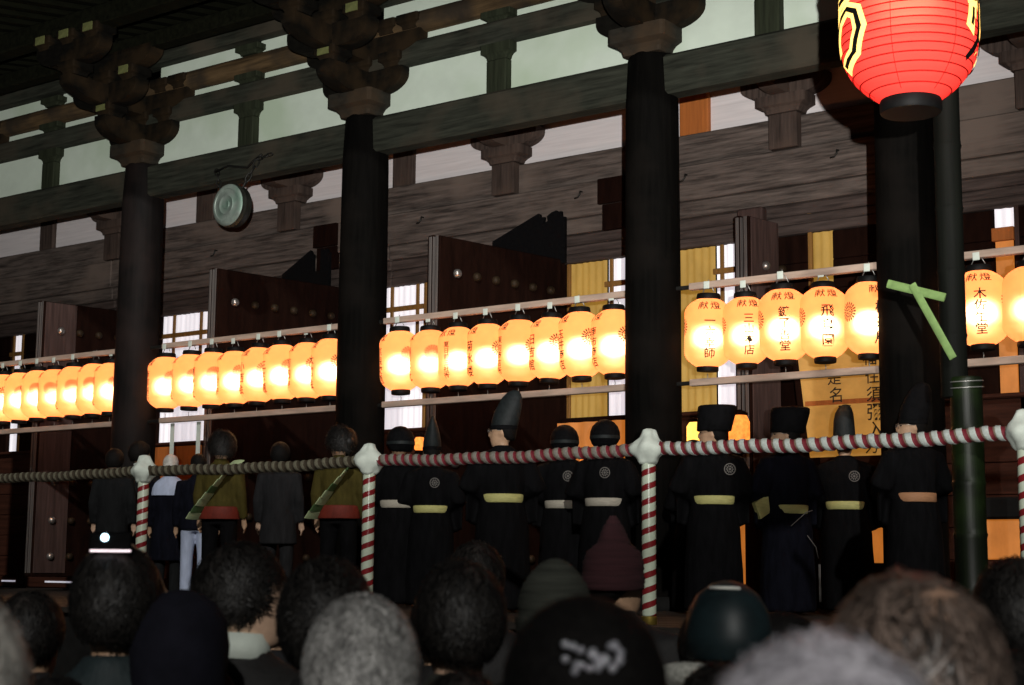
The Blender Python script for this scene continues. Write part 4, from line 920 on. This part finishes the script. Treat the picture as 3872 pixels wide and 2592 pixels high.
p = crowd('onlooker with a white mask turned to the right, beside the teal cap', 6.18, -9.42, .295, -45, 'coat_black', R(-15), skin='skin_pale', vox=.011); hair_cap(p, 'hair_dark', R(-15))
mk = MB().stack([(1.485, .045, .050, 0, .050), (1.51, .066, .072, 0, .036), (1.545, .072, .086, 0, .022), (1.56, .068, .088, 0, .020)], 20, False); mk.v = turn(mk.v, R(-15)); mk.build('mask', M['mask_white'], p, True)
p = crowd('man with thinning brown hair and visible scalp at the right foreground', 7.274, -11.252, .388, 45, 'coat_black', R(0), sh=1.05); haired(p, 'hair_brown', 14000, .15, base='scalp', seed=12, thin=.45, wd=.0013, lift=.12, jit=.35, g=.002, minz=-.6); 
p = crowd('blurred grey-lilac haired onlooker closest to the camera, bottom right', 7.50, -11.95, .345, 40, 'coat_grey', R(0)); haired(p, 'hair_lilac', 9000, .10, base='hair_lilac', seed=13, wd=.0012, jit=.35)
p = crowd('dark-haired onlooker at the right edge behind the brown-haired man', 6.739, -9.372, .42, 30, 'coat_black'); haired(p, 'hair_black', 3000, .09, seed=14)
p = crowd('short dark-haired onlooker in the bottom right corner', 7.056, -10.336, .259, 30, 'coat_grey'); haired(p, 'hair_black', 4000, .09, seed=15)

FILL = [('onlooker with bowed dark head just right of the pale grey hair', 4.75, -11.05, .22, 20), ('dark head low between the navy hood and the man with a white collar', 5.35, -10.95, .17, 30),
 ('dark head low in front of the curly-haired onlooker', 5.85, -10.9, .16, 40), ('dark-haired onlooker low between the grey head and the tweed coat', 6.12, -10.62, .20, 35),
 ('dark head between the beaded hair clip and the teal cap', 6.52, -10.35, .22, 40), ('dark-haired onlooker beyond the thinning brown hair', 6.35, -9.0, .30, 30),
 ('distant dark head near the stage below the maroon cap', 4.55, -7.6, .20, 20), ('distant dark head near the stage left of the second post', 3.3, -8.4, .22, 30), ('distant dark head near the stage behind the lifted phone', 3.0, -9.4, .22, 25), ('distant dark head near the stage right of the third post', 5.75, -7.7, .16, 25), ('dark head by the stage below the bamboo pole', 6.3, -7.9, .24, 30), ('dark head in the gap behind the man with the white collar', 4.35, -9.35, .36, 25), ('dark head just left of the second striped post', 4.95, -9.25, .33, 40), ('dark head below the belt of the man with glasses', 5.2, -9.0, .33, 35), ('dark head between the maroon cap and the teal cap', 5.55, -8.7, .27, 30), ('dark head in the gap left of the thinning brown hair', 6.55, -9.75, .27, 40), ('tall dark head far left near the lit floor gap', 3.35, -9.75, .33, 25)]
for k, (lb, x, y, top, rz) in enumerate(FILL):
    p = crowd(lb, x, y, top, rz, ['coat_black', 'coat_teal', 'suit_grey'][k % 3]); haired(p, 'hair_black', 2500, .09, seed=30+k)

# ================================================================ floodlight beside the camera
fz = empty('floodlight', (FL.x, FL.y, ROOT3)); tag(fz, 'floodlight on a black tripod aimed up at the hall, behind the crowd', 'floodlight')
ax = FAIM.normalized(); h0 = Vector((0, 0, FL.z-ROOT3)); tw = ax.cross(Vector((0, 0, 1))).normalized(); tu = tw.cross(ax)
def rect(c, w_, h_): return [tuple(c+tw*a*w_+tu*b*h_) for a, b in ((-1, -1), (1, -1), (1, 1), (-1, 1))]
MB().loft([rect(h0-ax*.30, .06, .05), rect(h0-ax*.22, .10, .08), rect(h0-ax*.12, .12, .10), rect(h0-ax*.11, .12, .10)], True).build('housing', M['black_lacquer'], fz)
MB().loft([rect(h0-ax*.108, .11, .09), rect(h0-ax*.10, .11, .09)], True).build('lens', M['gap_light'], fz)
MB().tube([tuple(h0-ax*.2-Vector((0, 0, .1))), (0, 0, .5)], .018, 10).build('pole', M['iron'], fz, True)
for k in range(3):
    a = 2*math.pi*k/3; MB().tube([(0, 0, .75), (.42*math.cos(a), .42*math.sin(a), .01)], .012, 8).build('leg', M['iron'], fz, True)
def flap(el0, el1):
    e0, e1 = R(el0), R(el1); hd = Vector((FAIM.x, FAIM.y, 0)).normalized()
    pts = [h0+(hd*math.cos(e)+Vector((0, 0, 1))*math.sin(e))*q for e, q in ((e0, .34), (e1, .30))]
    MB().loft([[tuple(p-tw*.115) for p in pts]+[tuple(p-tw*.115+hd*.006) for p in reversed(pts)], [tuple(p+tw*.115) for p in pts]+[tuple(p+tw*.115+hd*.006) for p in reversed(pts)]], True).build('barn_door', M['iron'], fz)
flap(5.5, -38); flap(22, 52)
